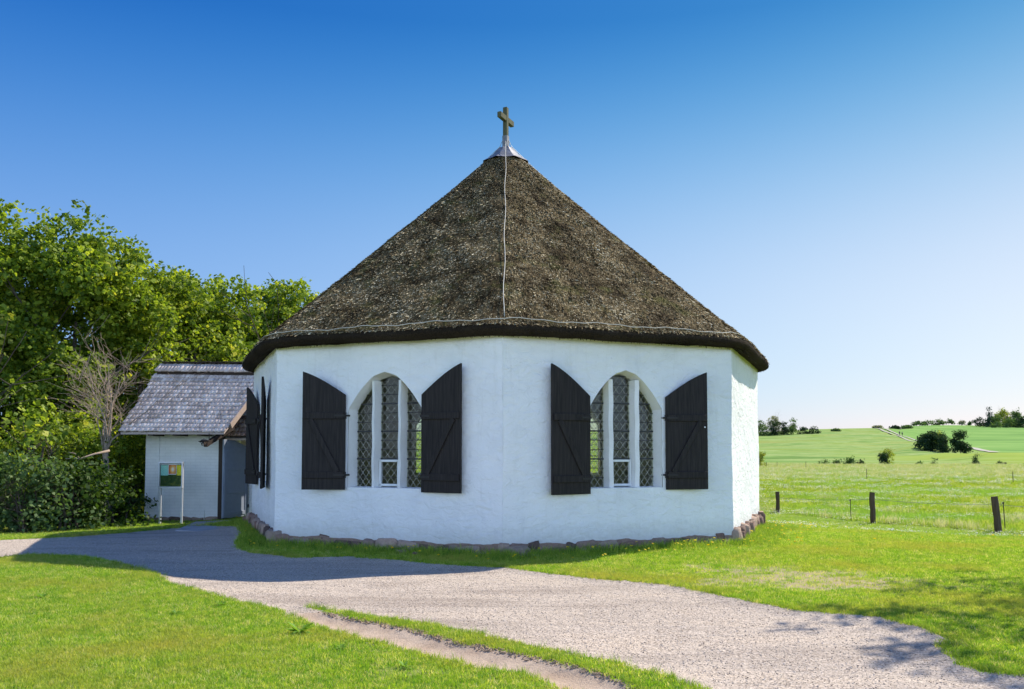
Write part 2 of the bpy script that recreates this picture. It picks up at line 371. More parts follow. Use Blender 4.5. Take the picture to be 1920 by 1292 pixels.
def hz(x, y, det=False):
    x = np.asarray(x, float); y = np.asarray(y, float); z = hnear(x, np.minimum(y, 78))
    if det:
        cls, e, d = regions(x, y)
        z = z-.03*sstep(-e/.25)-.02*sstep(-d/.12)*(e < 0)
    far = y > 78
    if np.any(far):
        yy = np.maximum(y, 78.); c = np.clip(960+F*x/yy, 1420, 1920)
        ly = np.log(yy); lt = np.log(np.array(TD, float))
        cols = np.array([np.interp(ly, lt, TZ[k]) for k in range(len(TC))])
        i = np.clip(np.searchsorted(TC, c)-1, 0, len(TC)-2); tc = np.array(TC, float)
        f = sstep((c-tc[i])/(tc[i+1]-tc[i])); idx = np.indices(c.shape)
        a = np.take_along_axis(cols, i[None], 0)[0]; b = np.take_along_axis(cols, (i+1)[None], 0)[0]
        zf = a*(1-f)+b*f+sn(x, y, .05)*np.clip((yy-100)/400, 0, .35)
        z = np.where(far, zf, z)
    return z
def h1(x, y): return float(hz(np.array([x]), np.array([y]), True)[0])

# bare worn patch on the right lawn
def worn(x, y):
    bx, by = gp(1540, 1112, -.3); w1 = np.exp(-(((x-bx)/1.5)**2+((y-by)/.75)**2)); bx, by = gp(1400, 1085, -.3); w2 = .75*np.exp(-(((x-bx)/1.6)**2+((y-by)/.7)**2))
    bx, by = gp(240, 1095, -.2); w3 = .55*np.exp(-(((x-bx)/.5)**2+((y-by)/.25)**2)); bx, by = gp(780, 1270, -.2); w4 = .6*np.exp(-(((x-bx)/.35)**2+((y-by)/.18)**2))
    w1 *= 1.15; w2 *= .95; return np.clip((w1+w2+w3*.7+w4*.8)*(1+.5*sn(x, y, 4.1, 6)+.4*sn(x, y, 11, 8))+.14*sn(x, y, 2.2)+.12*sn(x, y, 5.3, 1), 0, 1)
def grow(a, b, s0, g):
    o = [a]; s = s0
    while o[-1] < b: o.append(o[-1]+s); s *= g
    return o[1:]
xs = np.array([-v for v in grow(12, 2600, .08, 1.11)][::-1] + list(np.arange(-12, 13.01, .065)) + grow(13, 2600, .08, 1.07))
ys = np.array([-v for v in grow(-3, 400, .5, 1.5)][::-1] + list(np.arange(3, 19.6, .065)) + grow(19.55, 4000, .07, 1.045))
GX, GY = np.meshgrid(xs, ys); GZ = hz(GX, GY, True)
nx, ny = len(xs), len(ys)
ii = (np.arange(ny-1)[:, None]*nx+np.arange(nx-1)[None]).ravel()
quads = np.stack([ii, ii+1, ii+1+nx, ii+nx], 1)
VV = np.stack([GX.ravel(), GY.ravel(), GZ.ravel()], 1)
cx = VV[quads].mean(1); cls, _, _ = regions(cx[:, 0], cx[:, 1])
cpx = 960+F*cx[:, 0]/np.maximum(cx[:, 1], .1)
trk_d = np.interp(cpx, [1640,1660,1690,1720,1760,1815,1840,1865,1925], [402,375,325,292,272,262,236,212,200])
field = (cx[:, 1] > trk_d+4) & (cpx > 1668) & (cpx < 2400) & (cls == 0)
cls = np.where(field, 3, cls)
def sub_mesh(name, mask):
    q = quads[mask]; u, inv = np.unique(q, return_inverse=True); return np_mesh(name, VV[u], inv.reshape(q.shape), worn(VV[u][:, 0], VV[u][:, 1]))
def f_ground(nt, b):
    p = pos(nt); s_ = N(nt, 'ShaderNodeSeparateXYZ'); L(nt, p, s_.inputs[0]); y = s_.outputs[1]
    n1 = noise(nt, p, .35, 5, .6); n2 = noise(nt, p, 14, 5, .7)
    near = ramp(nt, n2, [(.3, (.11,.17,.025)), (.55, (.20,.28,.035)), (.75, (.36,.34,.12))])
    bare = ramp(nt, noise(nt, p, .8, 4, .6), [(.55, (0,0,0)), (.7, (1,1,1))])
    near = mixc(nt, maprange(nt, bare, 0, 1, 0, .6), near, (.40,.32,.20))
    near = mixc(nt, maprange(nt, N(nt, 'ShaderNodeAttribute', attribute_name='var').outputs['Fac'], .15, .95), near, mixc(nt, n2, (.30,.24,.12), (.50,.42,.26)))
    # long drifts of different grasses on the meadow and the hill
    far1 = ramp(nt, noise(nt, pos(nt, (.5,1.6,.0)), .06, 6, .65, .6), [(.32, (.08,.18,.025)), (.43, (.15,.28,.045)), (.5, (.29,.38,.12)), (.58, (.18,.29,.03)), (.64,(.27,.30,.07)), (.74, (.23,.33,.09))])
    brn = ramp(nt, noise(nt, pos(nt, (.35,2.2,0), (0,0,-.2)), .05, 5, .7, .4), [(.55, (0,0,0)), (.66, (1,1,1))]); far1 = mixc(nt, maprange(nt, brn, 0, 1, 0, .6), far1, (.30,.30,.06))
    fleck = ramp(nt, noise(nt, pos(nt, (.6,1.6,0)), .7, 6, .8), [(.3, (.5,.58,.4)), (.5, (1,1,1)), (.7, (1.25,1.2,1.25))])
    far1 = mixc(nt, .8, far1, fleck, 'MULTIPLY')
    mead = ramp(nt, noise(nt, pos(nt, (.5,1.4,0)), .22, 6, .7, .5), [(.34, (.13,.26,.03)), (.5, (.26,.37,.035)), (.62, (.33,.40,.10)), (.75, (.44,.45,.24))])
    mead = mixc(nt, .6, mead, ramp(nt, noise(nt, p, 3, 5, .8), [(.3, (.6,.65,.5)), (.7, (1.15,1.15,1.15))]), 'MULTIPLY')
    knoll = N(nt, 'ShaderNodeMath', operation='MULTIPLY'); L(nt, maprange(nt, s_.outputs[0], 62, 80), knoll.inputs[0]); L(nt, maprange(nt, y, 178, 165), knoll.inputs[1])
    far1 = mixc(nt, maprange(nt, knoll.outputs[0], 0, 1, 0, .75), far1, (.27,.36,.03))
    c = mixc(nt, maprange(nt, y, 18, 30), near, mead); c = mixc(nt, maprange(nt, y, 78, 92), c, far1)
    L(nt, c, b.inputs['Base Color']); bump(nt, b, n2, .8, .03)
M_ground = mat('grassy_ground', f_ground, .95, .1)
def f_gravel(nt, b):
    p = pos(nt); v = N(nt, 'ShaderNodeTexVoronoi'); v.inputs['Scale'].default_value = 75; L(nt, p, v.inputs['Vector'])
    v2 = N(nt, 'ShaderNodeTexVoronoi'); v2.inputs['Scale'].default_value = 23; L(nt, p, v2.inputs['Vector'])
    s_ = N(nt, 'ShaderNodeSeparateXYZ'); L(nt, v.outputs['Color'], s_.inputs[0])
    col = ramp(nt, s_.outputs[0], [(0, (.24,.19,.145)), (.25, (.40,.33,.26)), (.55, (.50,.42,.335)), (.85, (.58,.49,.395)), (1, (.68,.59,.49))])
    big = noise(nt, p, .9, 5, .6)
    col = mixc(nt, maprange(nt, big, .35, .7, 0, .5), col, (.55,.465,.37))
    lane = noise(nt, pos(nt, (.5,2.2,1), (0,0,.30)), .9, 5, .65, .4)
    col = mixc(nt, .8, col, ramp(nt, lane, [(.34, (.72,.70,.69)), (.5, (1,1,1)), (.66, (1.1,1.08,1.04))]), 'MULTIPLY')
    rip = noise(nt, pos(nt, (.9,3.2,1), (0,0,.25)), 3.2, 5, .7, .6)
    L(nt, col, b.inputs['Base Color'])
    h0 = bump(nt, b, rip, .7, .05)
    h = bump(nt, b, v.outputs['Distance'], .6, .008, h0)
    bump(nt, b, v2.outputs['Distance'], .4, .012, h)
M_gravel = mat('grey_gravel', f_gravel, .9, .25)
def f_dirt(nt, b):
    p = pos(nt); n1 = noise(nt, p, 3, 6, .7); n2 = noise(nt, p, 60, 4, .7)
    L(nt, mixc(nt, .4, ramp(nt, n1, [(.3, (.42,.31,.22)), (.7, (.60,.48,.36))]), ramp(nt, n2, [(.3, (.5,.5,.5)), (.7, (1,1,1))]), 'MULTIPLY'), b.inputs['Base Color'])
    h = bump(nt, b, n1, .8, .04); bump(nt, b, n2, .7, .01, h)
M_dirt = mat('trodden_dirt', f_dirt, .95, .1)
def f_crop(nt, b):
    p = pos(nt, (.35,1,0), (0,0,.15))
    n = noise(nt, p, .05, 5, .6, .3); c = ramp(nt, n, [(.32, (.10,.23,.035)), (.5, (.16,.32,.055)), (.68, (.23,.38,.08))])
    tr = N(nt, 'ShaderNodeTexWave'); tr.bands_direction = 'Y'; tr.inputs['Scale'].default_value = .03; tr.inputs['Distortion'].default_value = 2.5
    L(nt, p, tr.inputs['Vector']); c = mixc(nt, .25, c, ramp(nt, tr.outputs['Fac'], [(0, (.6,.7,.6)), (.3, (1,1,1))]), 'MULTIPLY')
    L(nt, c, b.inputs['Base Color'])
M_crop = mat('young_green_crop', f_crop, .95, .1)
tag(link('ground', sub_mesh('ground', cls == 0), M_ground, smooth=True), kind='structure')
tag(link('gravel_path', sub_mesh('gravel_path', cls == 1), M_gravel, smooth=True), kind='structure')
tag(link('dirt_track', sub_mesh('dirt_track', cls == 2), M_dirt, smooth=True), kind='structure')
tag(link('crop_field', sub_mesh('crop_field', cls == 3), M_crop, smooth=True), kind='structure')
# white farm track over the hill: sheets laid on the terrain
M_chalk = m_plain('white_chalk_track', (.44,.42,.33), .95, .1, .15, sc=2)
def farm_track(pts, w_, off):
    V = []; P = []
    for a, b in zip(pts[:-1], pts[1:]):
        for t in np.linspace(0, 1, 12, endpoint=False): P.append((a[0]+(b[0]-a[0])*t, a[1]+(b[1]-a[1])*t))
    P.append(pts[-1]); P = np.array(P)
    T = np.gradient(P, axis=0); T /= np.linalg.norm(T, axis=1)[:, None]; Nn = np.stack([T[:, 1], -T[:, 0]], 1)
    A = P+Nn*(off-w_/2); B = P+Nn*(off+w_/2)
    V = np.concatenate([np.c_[A, hz(A[:, 0], A[:, 1])+.16], np.c_[B, hz(B[:, 0], B[:, 1])+.16]]); n = len(P)
    return V, [(i, i+1, n+i+1, n+i) for i in range(n-1)]
def trk(X, d): return ((X-960)/F*d, d)
mb = MB()
for off in (-1.5, 1.5):
    v_, f_ = farm_track([trk(1646,402), trk(1660,375), trk(1675,345), trk(1692,322), trk(1722,291)], 1.0, off); mb.add(v_, f_)
v_, f_ = farm_track([trk(1812,262), trk(1826,250), trk(1842,234), trk(1864,214)], 2.6, 0); mb.add(v_, f_)
tag(mb.build('farm_track', M_chalk), kind='structure')

# ------------------------------------------------------------------ chapel
CX, CY, CR = -.1385, 17.898, 5.5
WH = 3.3
def cor(k, r=CR): a = k*math.pi/4; return Vector((CX+r*math.sin(a), CY-r*math.cos(a), 0))
class Face:
    def __init__(s, k): # from corner k to corner k+1 (k=0: the corner facing the camera)
        s.a = cor(k); s.b = cor(k+1); s.t = (s.b-s.a).normalized(); s.L = (s.b-s.a).length
        s.n = Vector((s.t.y, -s.t.x, 0))
        m = (s.a+s.b)/2-Vector((CX, CY, 0))
        if s.n.dot(m) < 0: s.n = -s.n
    def P(s, u, z, d=0): return s.a+s.t*u+s.n*d+Vector((0,0,z))
    def hit(s, X, Y):
        d = Vector(ray(X, Y)); o = Vector((0,0,EYE)); t = (s.a-o).dot(s.n)/d.dot(s.n); q = o+d*t
        return (q-s.a).dot(s.t), q.z
chapel = tag(empty('chapel', (0,0,0)), 'white octagonal chapel with a conical reed thatched roof and black shutters', 'chapel')
faces = {k: Face(k) for k in range(-4, 4)}
WIN = {}
def arch(uc, hw, z0, zs, zt, n=10):       # pointed arch outline, counter-clockwise from the lower left
    P = [(uc-hw, z0), (uc+hw, z0), (uc+hw, zs)]
    H = zt-zs; r = (H*H+hw*hw)/(2*hw)
    for i in range(1, n):
        z = H*i/n; P.append((uc+(hw-r+math.sqrt(max(0, r*r-z*z)))*.48+hw*(1-i/n)*.52, zs+z))
    P.append((uc, zt))
    for i in range(n-1, 0, -1):
        z = H*i/n; P.append((uc-(hw-r+math.sqrt(max(0, r*r-z*z)))*.48-hw*(1-i/n)*.52, zs+z))
    P.append((uc-hw, zs)); return P
u0, z_ = faces[-1].hit(653, 800); u1, _ = faces[-1].hit(790, 800); zt = faces[-1].hit(722, 697)[1]; zs = faces[-1].hit(657, 768)[1]; zb = faces[-1].hit(670, 914)[1]
WIN[-1] = ((u0+u1)/2, (u1-u0)/2, zb, zs, zt)
u0, _ = faces[0].hit(1105, 800); u1, _ = faces[0].hit(1241, 800); zt = faces[0].hit(1170, 694)[1]; zs = faces[0].hit(1241, 768)[1]; zb = faces[0].hit(1160, 915)[1]
WIN[0] = ((u0+u1)/2, (u1-u0)/2, zb, zs, zt)
print('windows', WIN)
hw = WIN[0][1]; zb, zs, zt = WIN[0][2:]
WIN[-2] = (2.1, hw, zb, zs, zt)
for k in (-4, 3): WIN[k] = (2.1, hw, zb, zs, zt)
def wallrad(x, y, z):                      # hand-trowelled unevenness, moved along the radius
    ang = np.arctan2(x-CX, y-CY)
    return sn(ang*5.5, z, 1.3)*.012+sn(ang*5.5, z, 4.3, 2)*.006+sn(ang*5.5, z, 13, 5)*.0025
mbw = MB(); mbi = MB()
INNER = .62
def panel(fc, win, mb, flip=False):
    du = .042; nu = int(fc.L/du); nz = int((WH+.25)/du)
    U = np.linspace(0, fc.L, nu+1); Z = np.linspace(-.2, WH, nz+1); UU, ZZ = np.meshgrid(U, Z)
    keep = np.ones((nz, nu), bool)
    if win:
        A = np.array(arch(*win)); d = sdist(A, UU, ZZ); e = 1e-3
        gx = (sdist(A, UU+e, ZZ)-d)/e; gz = (sdist(A, UU, ZZ+e)-d)/e
        m = np.abs(d) < du*.72; UU = np.where(m, UU-gx*d, UU); ZZ = np.where(m, ZZ-gz*d, ZZ)
        ctr = lambda Q: (Q[:-1, :-1]+Q[1:, :-1]+Q[:-1, 1:]+Q[1:, 1:])/4
        keep = sdist(A, ctr(UU), ctr(ZZ)) > 0
    X = fc.a.x+fc.t.x*UU; Y = fc.a.y+fc.t.y*UU
    rr = wallrad(X, Y, ZZ); rad = np.hypot(X-CX, Y-CY); X = X+(X-CX)/rad*rr; Y = Y+(Y-CY)/rad*rr
    V = np.stack([X.ravel(), Y.ravel(), ZZ.ravel()], 1)
    ix = np.arange((nu+1)*(nz+1)).reshape(nz+1, nu+1)
    q = np.stack([ix[:-1, :-1], ix[:-1, 1:], ix[1:, 1:], ix[1:, :-1]], -1)[keep]
    mb.add(V.tolist(), q.tolist())
REV = .25
def scaled(win, k): uc, hw_, z0, zs_, zt_ = win; return (uc, hw_-k, z0+k*.35, zs_-k*.1, zt_-k*1.4)
REVS = {}
for k, fc in faces.items():
    panel(fc, WIN.get(k), mbw)
    if k in WIN:
        A = arch(*WIN[k]); B = arch(*scaled(WIN[k], .035)); n = len(A)
        Cc = arch(*scaled(WIN[k], -.15))
        va = [fc.P(u, z, -.004) for u, z in A]; vb = [fc.P(u, z, -REV) for u, z in B]; vc = [fc.P(u, z, -INNER+.002) for u, z in Cc]
        rv = MB(); REVS[k] = rv; rv.add(va+vb+vc, [(i, (i+1) % n, n+(i+1) % n, n+i) for i in range(n)]+[(n+i, n+(i+1) % n, 2*n+(i+1) % n, 2*n+i) for i in range(n)])
        # inner wall panel with the hole: ring strips
        out = [(0, -.2), (fc.L, -.2), (fc.L, WH), (0, WH)]
    # inside face of the wall
    sh = INNER*math.tan(R(22.5))
    if k in WIN:
        bm = bmesh.new(); Cc = arch(*scaled(WIN[k], -.15))
        o_ = [bm.verts.new(fc.P(u, z, -INNER)) for u, z in ((sh, -.1), (fc.L-sh, -.1), (fc.L-sh, WH), (sh, WH))]
        h_ = [bm.verts.new(fc.P(u, z, -INNER)) for u, z in Cc]
        es = [bm.edges.new((o_[i], o_[(i+1) % 4])) for i in range(4)]+[bm.edges.new((h_[i], h_[(i+1) % len(h_)])) for i in range(len(h_))]
        bmesh.ops.triangle_fill(bm, edges=es, use_beauty=True)
        bm.verts.index_update(); mbi.add([v.co[:] for v in bm.verts], [[v.index for v in f.verts] for f in bm.faces]); bm.free()
    else: mbi.add([fc.P(sh, -.1, -INNER), fc.P(fc.L-sh, -.1, -INNER), fc.P(fc.L-sh, WH, -INNER), fc.P(sh, WH, -INNER)], [(0,1,2,3)])
wall = mbw.build('wall', M_plaster, chapel, smooth=True)
bm = bmesh.new(); bm.from_mesh(wall.data); bmesh.ops.remove_doubles(bm, verts=bm.verts, dist=.002); bmesh.ops.recalc_face_normals(bm, faces=bm.faces)
for e in bm.edges:
    if len(e.link_faces) == 2 and e.link_faces[0].normal.angle(e.link_faces[1].normal, 0) > R(38): e.smooth = False
bm.to_mesh(wall.data); bm.free()
ring = [cor(k, CR-INNER/math.cos(R(22.5))) for k in range(8)]
mbi.build('inner_wall', M_inner, wall)
m = MB(); m.add([(p.x, p.y, -.05) for p in ring], [tuple(range(8))]); m.build('floor', M_innerfloor, chapel)
m = MB(); m.add([(p.x, p.y, WH-.02) for p in ring], [tuple(range(8))]); m.build('ceiling', M_inner, chapel)

# rough boulder plinth
def rock(V, Fs, A, c, s, rz, seed, sub=2):
    bm = bmesh.new(); bmesh.ops.create_icosphere(bm, subdivisions=sub, radius=1)
    r_ = np.random.default_rng(seed); ph = r_.uniform(0, 6, 9)
    base = len(V)
    for v in bm.verts:
        p = v.co; q = Vector([math.copysign(abs(t)**.5, t) for t in p])
        k = 1+.13*math.sin(p.x*3+ph[0])+.12*math.sin(p.y*4+ph[1])+.10*math.sin(p.z*3.4+ph[2])+.07*math.sin(p.x*8+p.y*7+ph[3])+.05*math.sin(p.z*9-p.x*6+ph[4])
        q = Vector((q.x*s[0]*k, q.y*s[1]*k, q.z*s[2]*k)); ca, sa = math.cos(rz), math.sin(rz)
        V.append((c[0]+q.x*ca-q.y*sa, c[1]+q.x*sa+q.y*ca, c[2]+q.z)); A.append(ph[5]/6)
    bm.verts.index_update(); Fs += [[v.index+base for v in f.verts] for f in bm.faces]; bm.free()
V = []; Fs = []; A = []; sd_ = 0
for k, fc in faces.items():
    u = -.05; steep = k in (1, -2); mu = np.arange(0, fc.L+.06, .06); nm_ = len(mu)
    for i_, uu in enumerate(mu):
        t_ = -.015+.012*math.sin(uu*4.1+k*2.3)+.010*math.sin(uu*9.7+k)+rng.uniform(-.006, .006); q0 = fc.P(min(uu, fc.L), t_, .004+.01); q1 = fc.P(min(uu, fc.L), -.5, .03); q2 = fc.P(min(uu, fc.L), t_-.02, .02)
        V += [tuple(q0), tuple(q2), tuple(q1)]; A += [.55, .5, .5]
        if i_: n_ = len(V)-6; Fs += [(n_, n_+1, n_+4), (n_, n_+4, n_+3), (n_+1, n_+2, n_+5), (n_+1, n_+5, n_+4)]
    while u < fc.L:
        wd = rng.uniform(.12, .24) if steep else rng.uniform(.16, .50); sd_ += 1
        pr = rng.uniform(.03, .10) if steep else rng.uniform(-.01, .03)
        gz = h1(*(fc.P(u+wd/2, 0, .2)[:2])); top = (.07 if steep else -.005)+rng.uniform(-.05, .015)
        for lay in range(1 if steep or rng.uniform() < .8 else 2):
            c = fc.P(u+wd/2+lay*.1, 0, pr-.07+.03*lay); z1_ = top-lay*.10
            rock(V, Fs, A, (c.x, c.y, (z1_+gz-.10)/2), (wd*.56, .10+rng.uniform(0, .03), max(.08, (z1_-gz+.12)/2)), math.atan2(fc.t.y, fc.t.x)+rng.uniform(-.12, .12), sd_+500*lay)
        u += wd*.95
link('stone_plinth', np_mesh('plinth', V, Fs, A), M_rock, chapel, smooth=True)

# ---- roof
ER = 5.80; EZT = zat(603, CY-ER)-.02; AP = zat(306, CY)+.20
print('eave', EZT, 'apex', AP)
prof = [(.10, AP+.02), (.45, AP-.20), (1.0, None), (2.2, None), (3.6, None), (4.8, None), (5.45, None), (5.70, None)]
def roof_r2z(r):                           # slightly bell-cast slope
    t = (r-.45)/(ER-.45); return (AP-.20)+(EZT-(AP-.20))*t - .04*math.sin(math.pi*min(1, max(0, t)))+ .0
RP = [(.10, AP-.02)]+[(r, roof_r2z(r)) for r in np.linspace(.45, ER-.04, 30)]+[(ER+.015, EZT-.045), (ER+.01, EZT-.09), (ER-.04, EZT-.13), (ER-.12, EZT-.155)]
NTH = 256
def octr(a, r, rnd):                       # octagon radius along angle a with corners rounded
    a = (a+math.pi/8) % (math.pi/4)-math.pi/8                       # distance from nearest corner
    f = math.cos(math.pi/8)/math.cos(math.pi/8-abs(a))
    soft = math.cos(math.pi/8)/math.cos(math.pi/8-math.sqrt(a*a+rnd*rnd))
    return r*(min(f, soft) if False else soft)
V = []; A = []
ANG = [-math.pi+2*math.pi*i/NTH for i in range(NTH)]
for j, (r, z) in enumerate(RP):
    for a in ANG:
        q = octr(a, r, .045); x = CX+q*math.sin(a); y = CY-q*math.cos(a)
        dz = (sn(a*4, r, 1.4)*.022+sn(a*6, r, 4.1, 2)*.012)*min(1, r)
        V.append((x, y, z+dz)); A.append(.28+.15*float(sn(a*9, r, 5, 1)))
nr = len(RP); Fs = []
for j in range(nr-1):
    for i in range(NTH): Fs.append((j*NTH+i, (j+1)*NTH+i, (j+1)*NTH+(i+1) % NTH, j*NTH+(i+1) % NTH))
V = np.array(V); n0 = len(V)
# short weathered reed ends, laid thickly over the slope and pointing down it
def reeds(npt, L0, w0, lift):
    a = rng.uniform(-math.pi, math.pi, npt); fr = np.cos(a) > -.35; a = a[fr]
    r = np.sqrt(rng.uniform(.4**2, (ER-.03)**2, len(a)))
    aa = (a+math.pi/8) % (math.pi/4)-math.pi/8
    soft = math.cos(math.pi/8)/np.cos(math.pi/8-np.sqrt(aa*aa+.045**2)); q = r*soft
    t = np.clip((r-.45)/(ER-.45), 0, 1); z = (AP-.20)+(EZT-(AP-.20))*t-.04*np.sin(math.pi*t)
    z = z+(sn(a*4, r, 1.4)*.022+sn(a*6, r, 4.1, 2)*.012)*np.minimum(1, r)
    P = np.stack([CX+q*np.sin(a), CY-q*np.cos(a), z], 1); n = len(P)
    fa = (np.floor(a/(math.pi/4))+.5)*math.pi/4                      # face direction
    sl = math.atan2((AP-.2)-EZT, (ER-.45)*math.cos(R(22.5)))
    out = np.stack([np.sin(fa), -np.cos(fa), 0*fa], 1); nrm = out*math.sin(sl)+np.array([0, 0, math.cos(sl)])
    down = out*math.cos(sl)-np.array([0, 0, math.sin(sl)]); tan = np.cross(nrm, down)
    j = rng.normal(0, .38, (n, 1)); d = down+tan*j+nrm*rng.uniform(.0, lift, (n, 1)); d /= np.linalg.norm(d, axis=1)[:, None]
    s = np.cross(nrm, d); s /= np.linalg.norm(s, axis=1)[:, None]
    s = s*np.cos(rr_ := rng.uniform(-.6, .6, (n, 1)))+nrm*np.sin(rr_)
    ln = L0*rng.uniform(.5, 1.4, (n, 1)); wd = w0*rng.uniform(.6, 1.5, (n, 1))
    b = P-nrm*.006
    Q = np.stack([b-s*wd/2, b+s*wd/2, b+d*ln+s*wd*.4+nrm*.004, b+d*ln-s*wd*.4+nrm*.004], 1).reshape(-1, 3)
    var = np.clip(rng.beta(1.0, 1.45, n)+.10*np.clip(sn(a*5, r, 2.0, 4), -1, 1), 0, 1)
    return Q, np.repeat(var, 4)
Q1, A1 = reeds(480000, .050, .0115, .26)
Q2, A2 = reeds(90000, .080, .013, .38)
QQ = np.concatenate([Q1, Q2]); AA = np.concatenate([A1, A2])
allV = np.concatenate([V, QQ]); nq = len(QQ)//4
allF = np.concatenate([np.array(Fs), (np.arange(nq)[:, None]*4+np.arange(4)[None])+n0])
me = np_mesh('thatch', allV, allF, np.concatenate([np.array(A), AA]))
roof = link('thatched_roof', me, [M_thatch, M_thatch_edge], chapel)
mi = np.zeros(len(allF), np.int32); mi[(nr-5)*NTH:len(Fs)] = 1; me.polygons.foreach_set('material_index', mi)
# cut underside and drip fringe of the eave
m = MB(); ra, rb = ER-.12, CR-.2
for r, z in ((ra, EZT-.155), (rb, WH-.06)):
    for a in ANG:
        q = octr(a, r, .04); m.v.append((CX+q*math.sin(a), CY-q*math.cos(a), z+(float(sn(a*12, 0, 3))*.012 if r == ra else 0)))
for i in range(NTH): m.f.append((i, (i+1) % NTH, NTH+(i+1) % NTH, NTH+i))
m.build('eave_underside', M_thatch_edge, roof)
nf = 26000; a = rng.uniform(-math.pi, math.pi, nf); a = a[np.cos(a) > -.4]; nf = len(a)
aa = (a+math.pi/8) % (math.pi/4)-math.pi/8; soft = math.cos(math.pi/8)/np.cos(math.pi/8-np.sqrt(aa*aa+.045**2))
r = rng.uniform(ER-.14, ER+.02, nf); q = r*soft; z = EZT-.03-rng.uniform(0, .125, nf)*np.clip((ER+.06-r)/.14, .3, 1)
P = np.stack([CX+q*np.sin(a), CY-q*np.cos(a), z], 1); o = np.stack([np.sin(a), -np.cos(a), a*0], 1); tt = np.stack([np.cos(a), np.sin(a), a*0], 1)
d = o*rng.uniform(-.1, .7, (nf, 1))+np.array([0,0,-1.]) + tt*rng.normal(0, .25, (nf, 1)); d /= np.linalg.norm(d, axis=1)[:, None]; ln = rng.uniform(.015, .035, (nf, 1))
Q = np.stack([P-tt*.005, P+tt*.005, P+d*ln+tt*.004, P+d*ln-tt*.004], 1).reshape(-1, 3)
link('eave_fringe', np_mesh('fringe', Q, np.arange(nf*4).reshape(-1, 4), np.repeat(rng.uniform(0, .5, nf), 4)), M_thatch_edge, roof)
# zinc cap and oak cross
m = MB(); zc = zat(277, CY)
cap = [(.06, zc+.0), (.13, zc-.02), (.19, zc-.08), (.29, zc-.20), (.38, AP-.14), (.46, AP-.195), (.51, AP-.225)]
nn = 16
for j, (r, z) in enumerate(cap):
    for i in range(nn):
        a = 2*math.pi*i/nn; k = 1+(.05 if i % 2 else -.03); m.v.append((CX+r*k*math.sin(a), CY-r*k*math.cos(a), z+(.012 if i % 2 else 0)+random.uniform(-.008, .008)))
for j in range(len(cap)-1):
    for i in range(nn): m.f.append((j*nn+i, (j+1)*nn+i, (j+1)*nn+(i+1) % nn, j*nn+(i+1) % nn))
m.f.append(tuple(range(nn)))
m.build('roof_cap', M_zinc, chapel)
cross = MB(); zt_c = zat(202, CY); up = Vector((0,0,1)); bd = Vector((.30, .62, 0)).normalized()
Mx = Matrix.Translation((CX, CY, 0)) @ Matrix.Rotation(math.atan2(bd.y, bd.x), 4, 'Z')
cross.box((-.050, -.050, zc-.06), (.050, .050, zt_c), Mx)
cr = cross.build('roof_cross', M_oak, chapel, bevel=.008)
zb_ = zat(224, CY)
b_ = MB(); b_.box((-.33, -.046, zb_-.06), (-.052, .046, zb_+.06), Mx); b_.box((.052, -.046, zb_-.06), (.33, .046, zb_+.06), Mx); b_.build('crossbar', M_oak, cr, bevel=.006)
b_ = MB(); b_.box((-.057, -.057, zc-.06), (.057, .057, zc+.26), Mx); b_.build('zinc_sleeve', M_zinc, cr)
# lightning cable: down the hips, then along the top of the eave
def hip_pt(k, r, lift=.03, wig=0):
    a = k*math.pi/4+wig; q = octr(a, r, .045); t = max(0, (r-.45)/(ER-.45))
    z = (AP-.20)+(EZT-(AP-.20))*t-.04*math.sin(math.pi*min(1, t)) if r > .45 else None
    return (CX+q*math.sin(a), CY-q*math.cos(a), z+lift)
for k in (0, 2, -2):
    m = MB(); pts = [(CX+.07*math.sin(k*.785), CY-.07*math.cos(k*.785), zc+.16), (CX+.13*math.sin(k*.785), CY-.13*math.cos(k*.785), zc+.02), (CX+.44*math.sin(k*.785), CY-.44*math.cos(k*.785), AP-.13)]
    for i, r in enumerate(np.linspace(.6, ER-.12, 26)): pts.append(hip_pt(k, r, .035 if k == 0 else .05, .012*math.sin(i*.8)/max(r, 1)+(.0025 if k == 0 else 0)))
    m.tube(pts, .0065, 5); m.build('lightning_cable', M_cable, chapel, smooth=True)
m = MB(); pts = []
for i in range(150):
    a = -2.02*math.pi/4*1.02+i/149*(4.1*math.pi/4); pts.append(hip_pt(a/(math.pi/4), ER-.075+.02*math.sin(i*.55)+.012*math.sin(i*1.7), .035))
m.tube(pts, .0065, 5); m.build('eave_cable', M_cable, chapel, smooth=True)

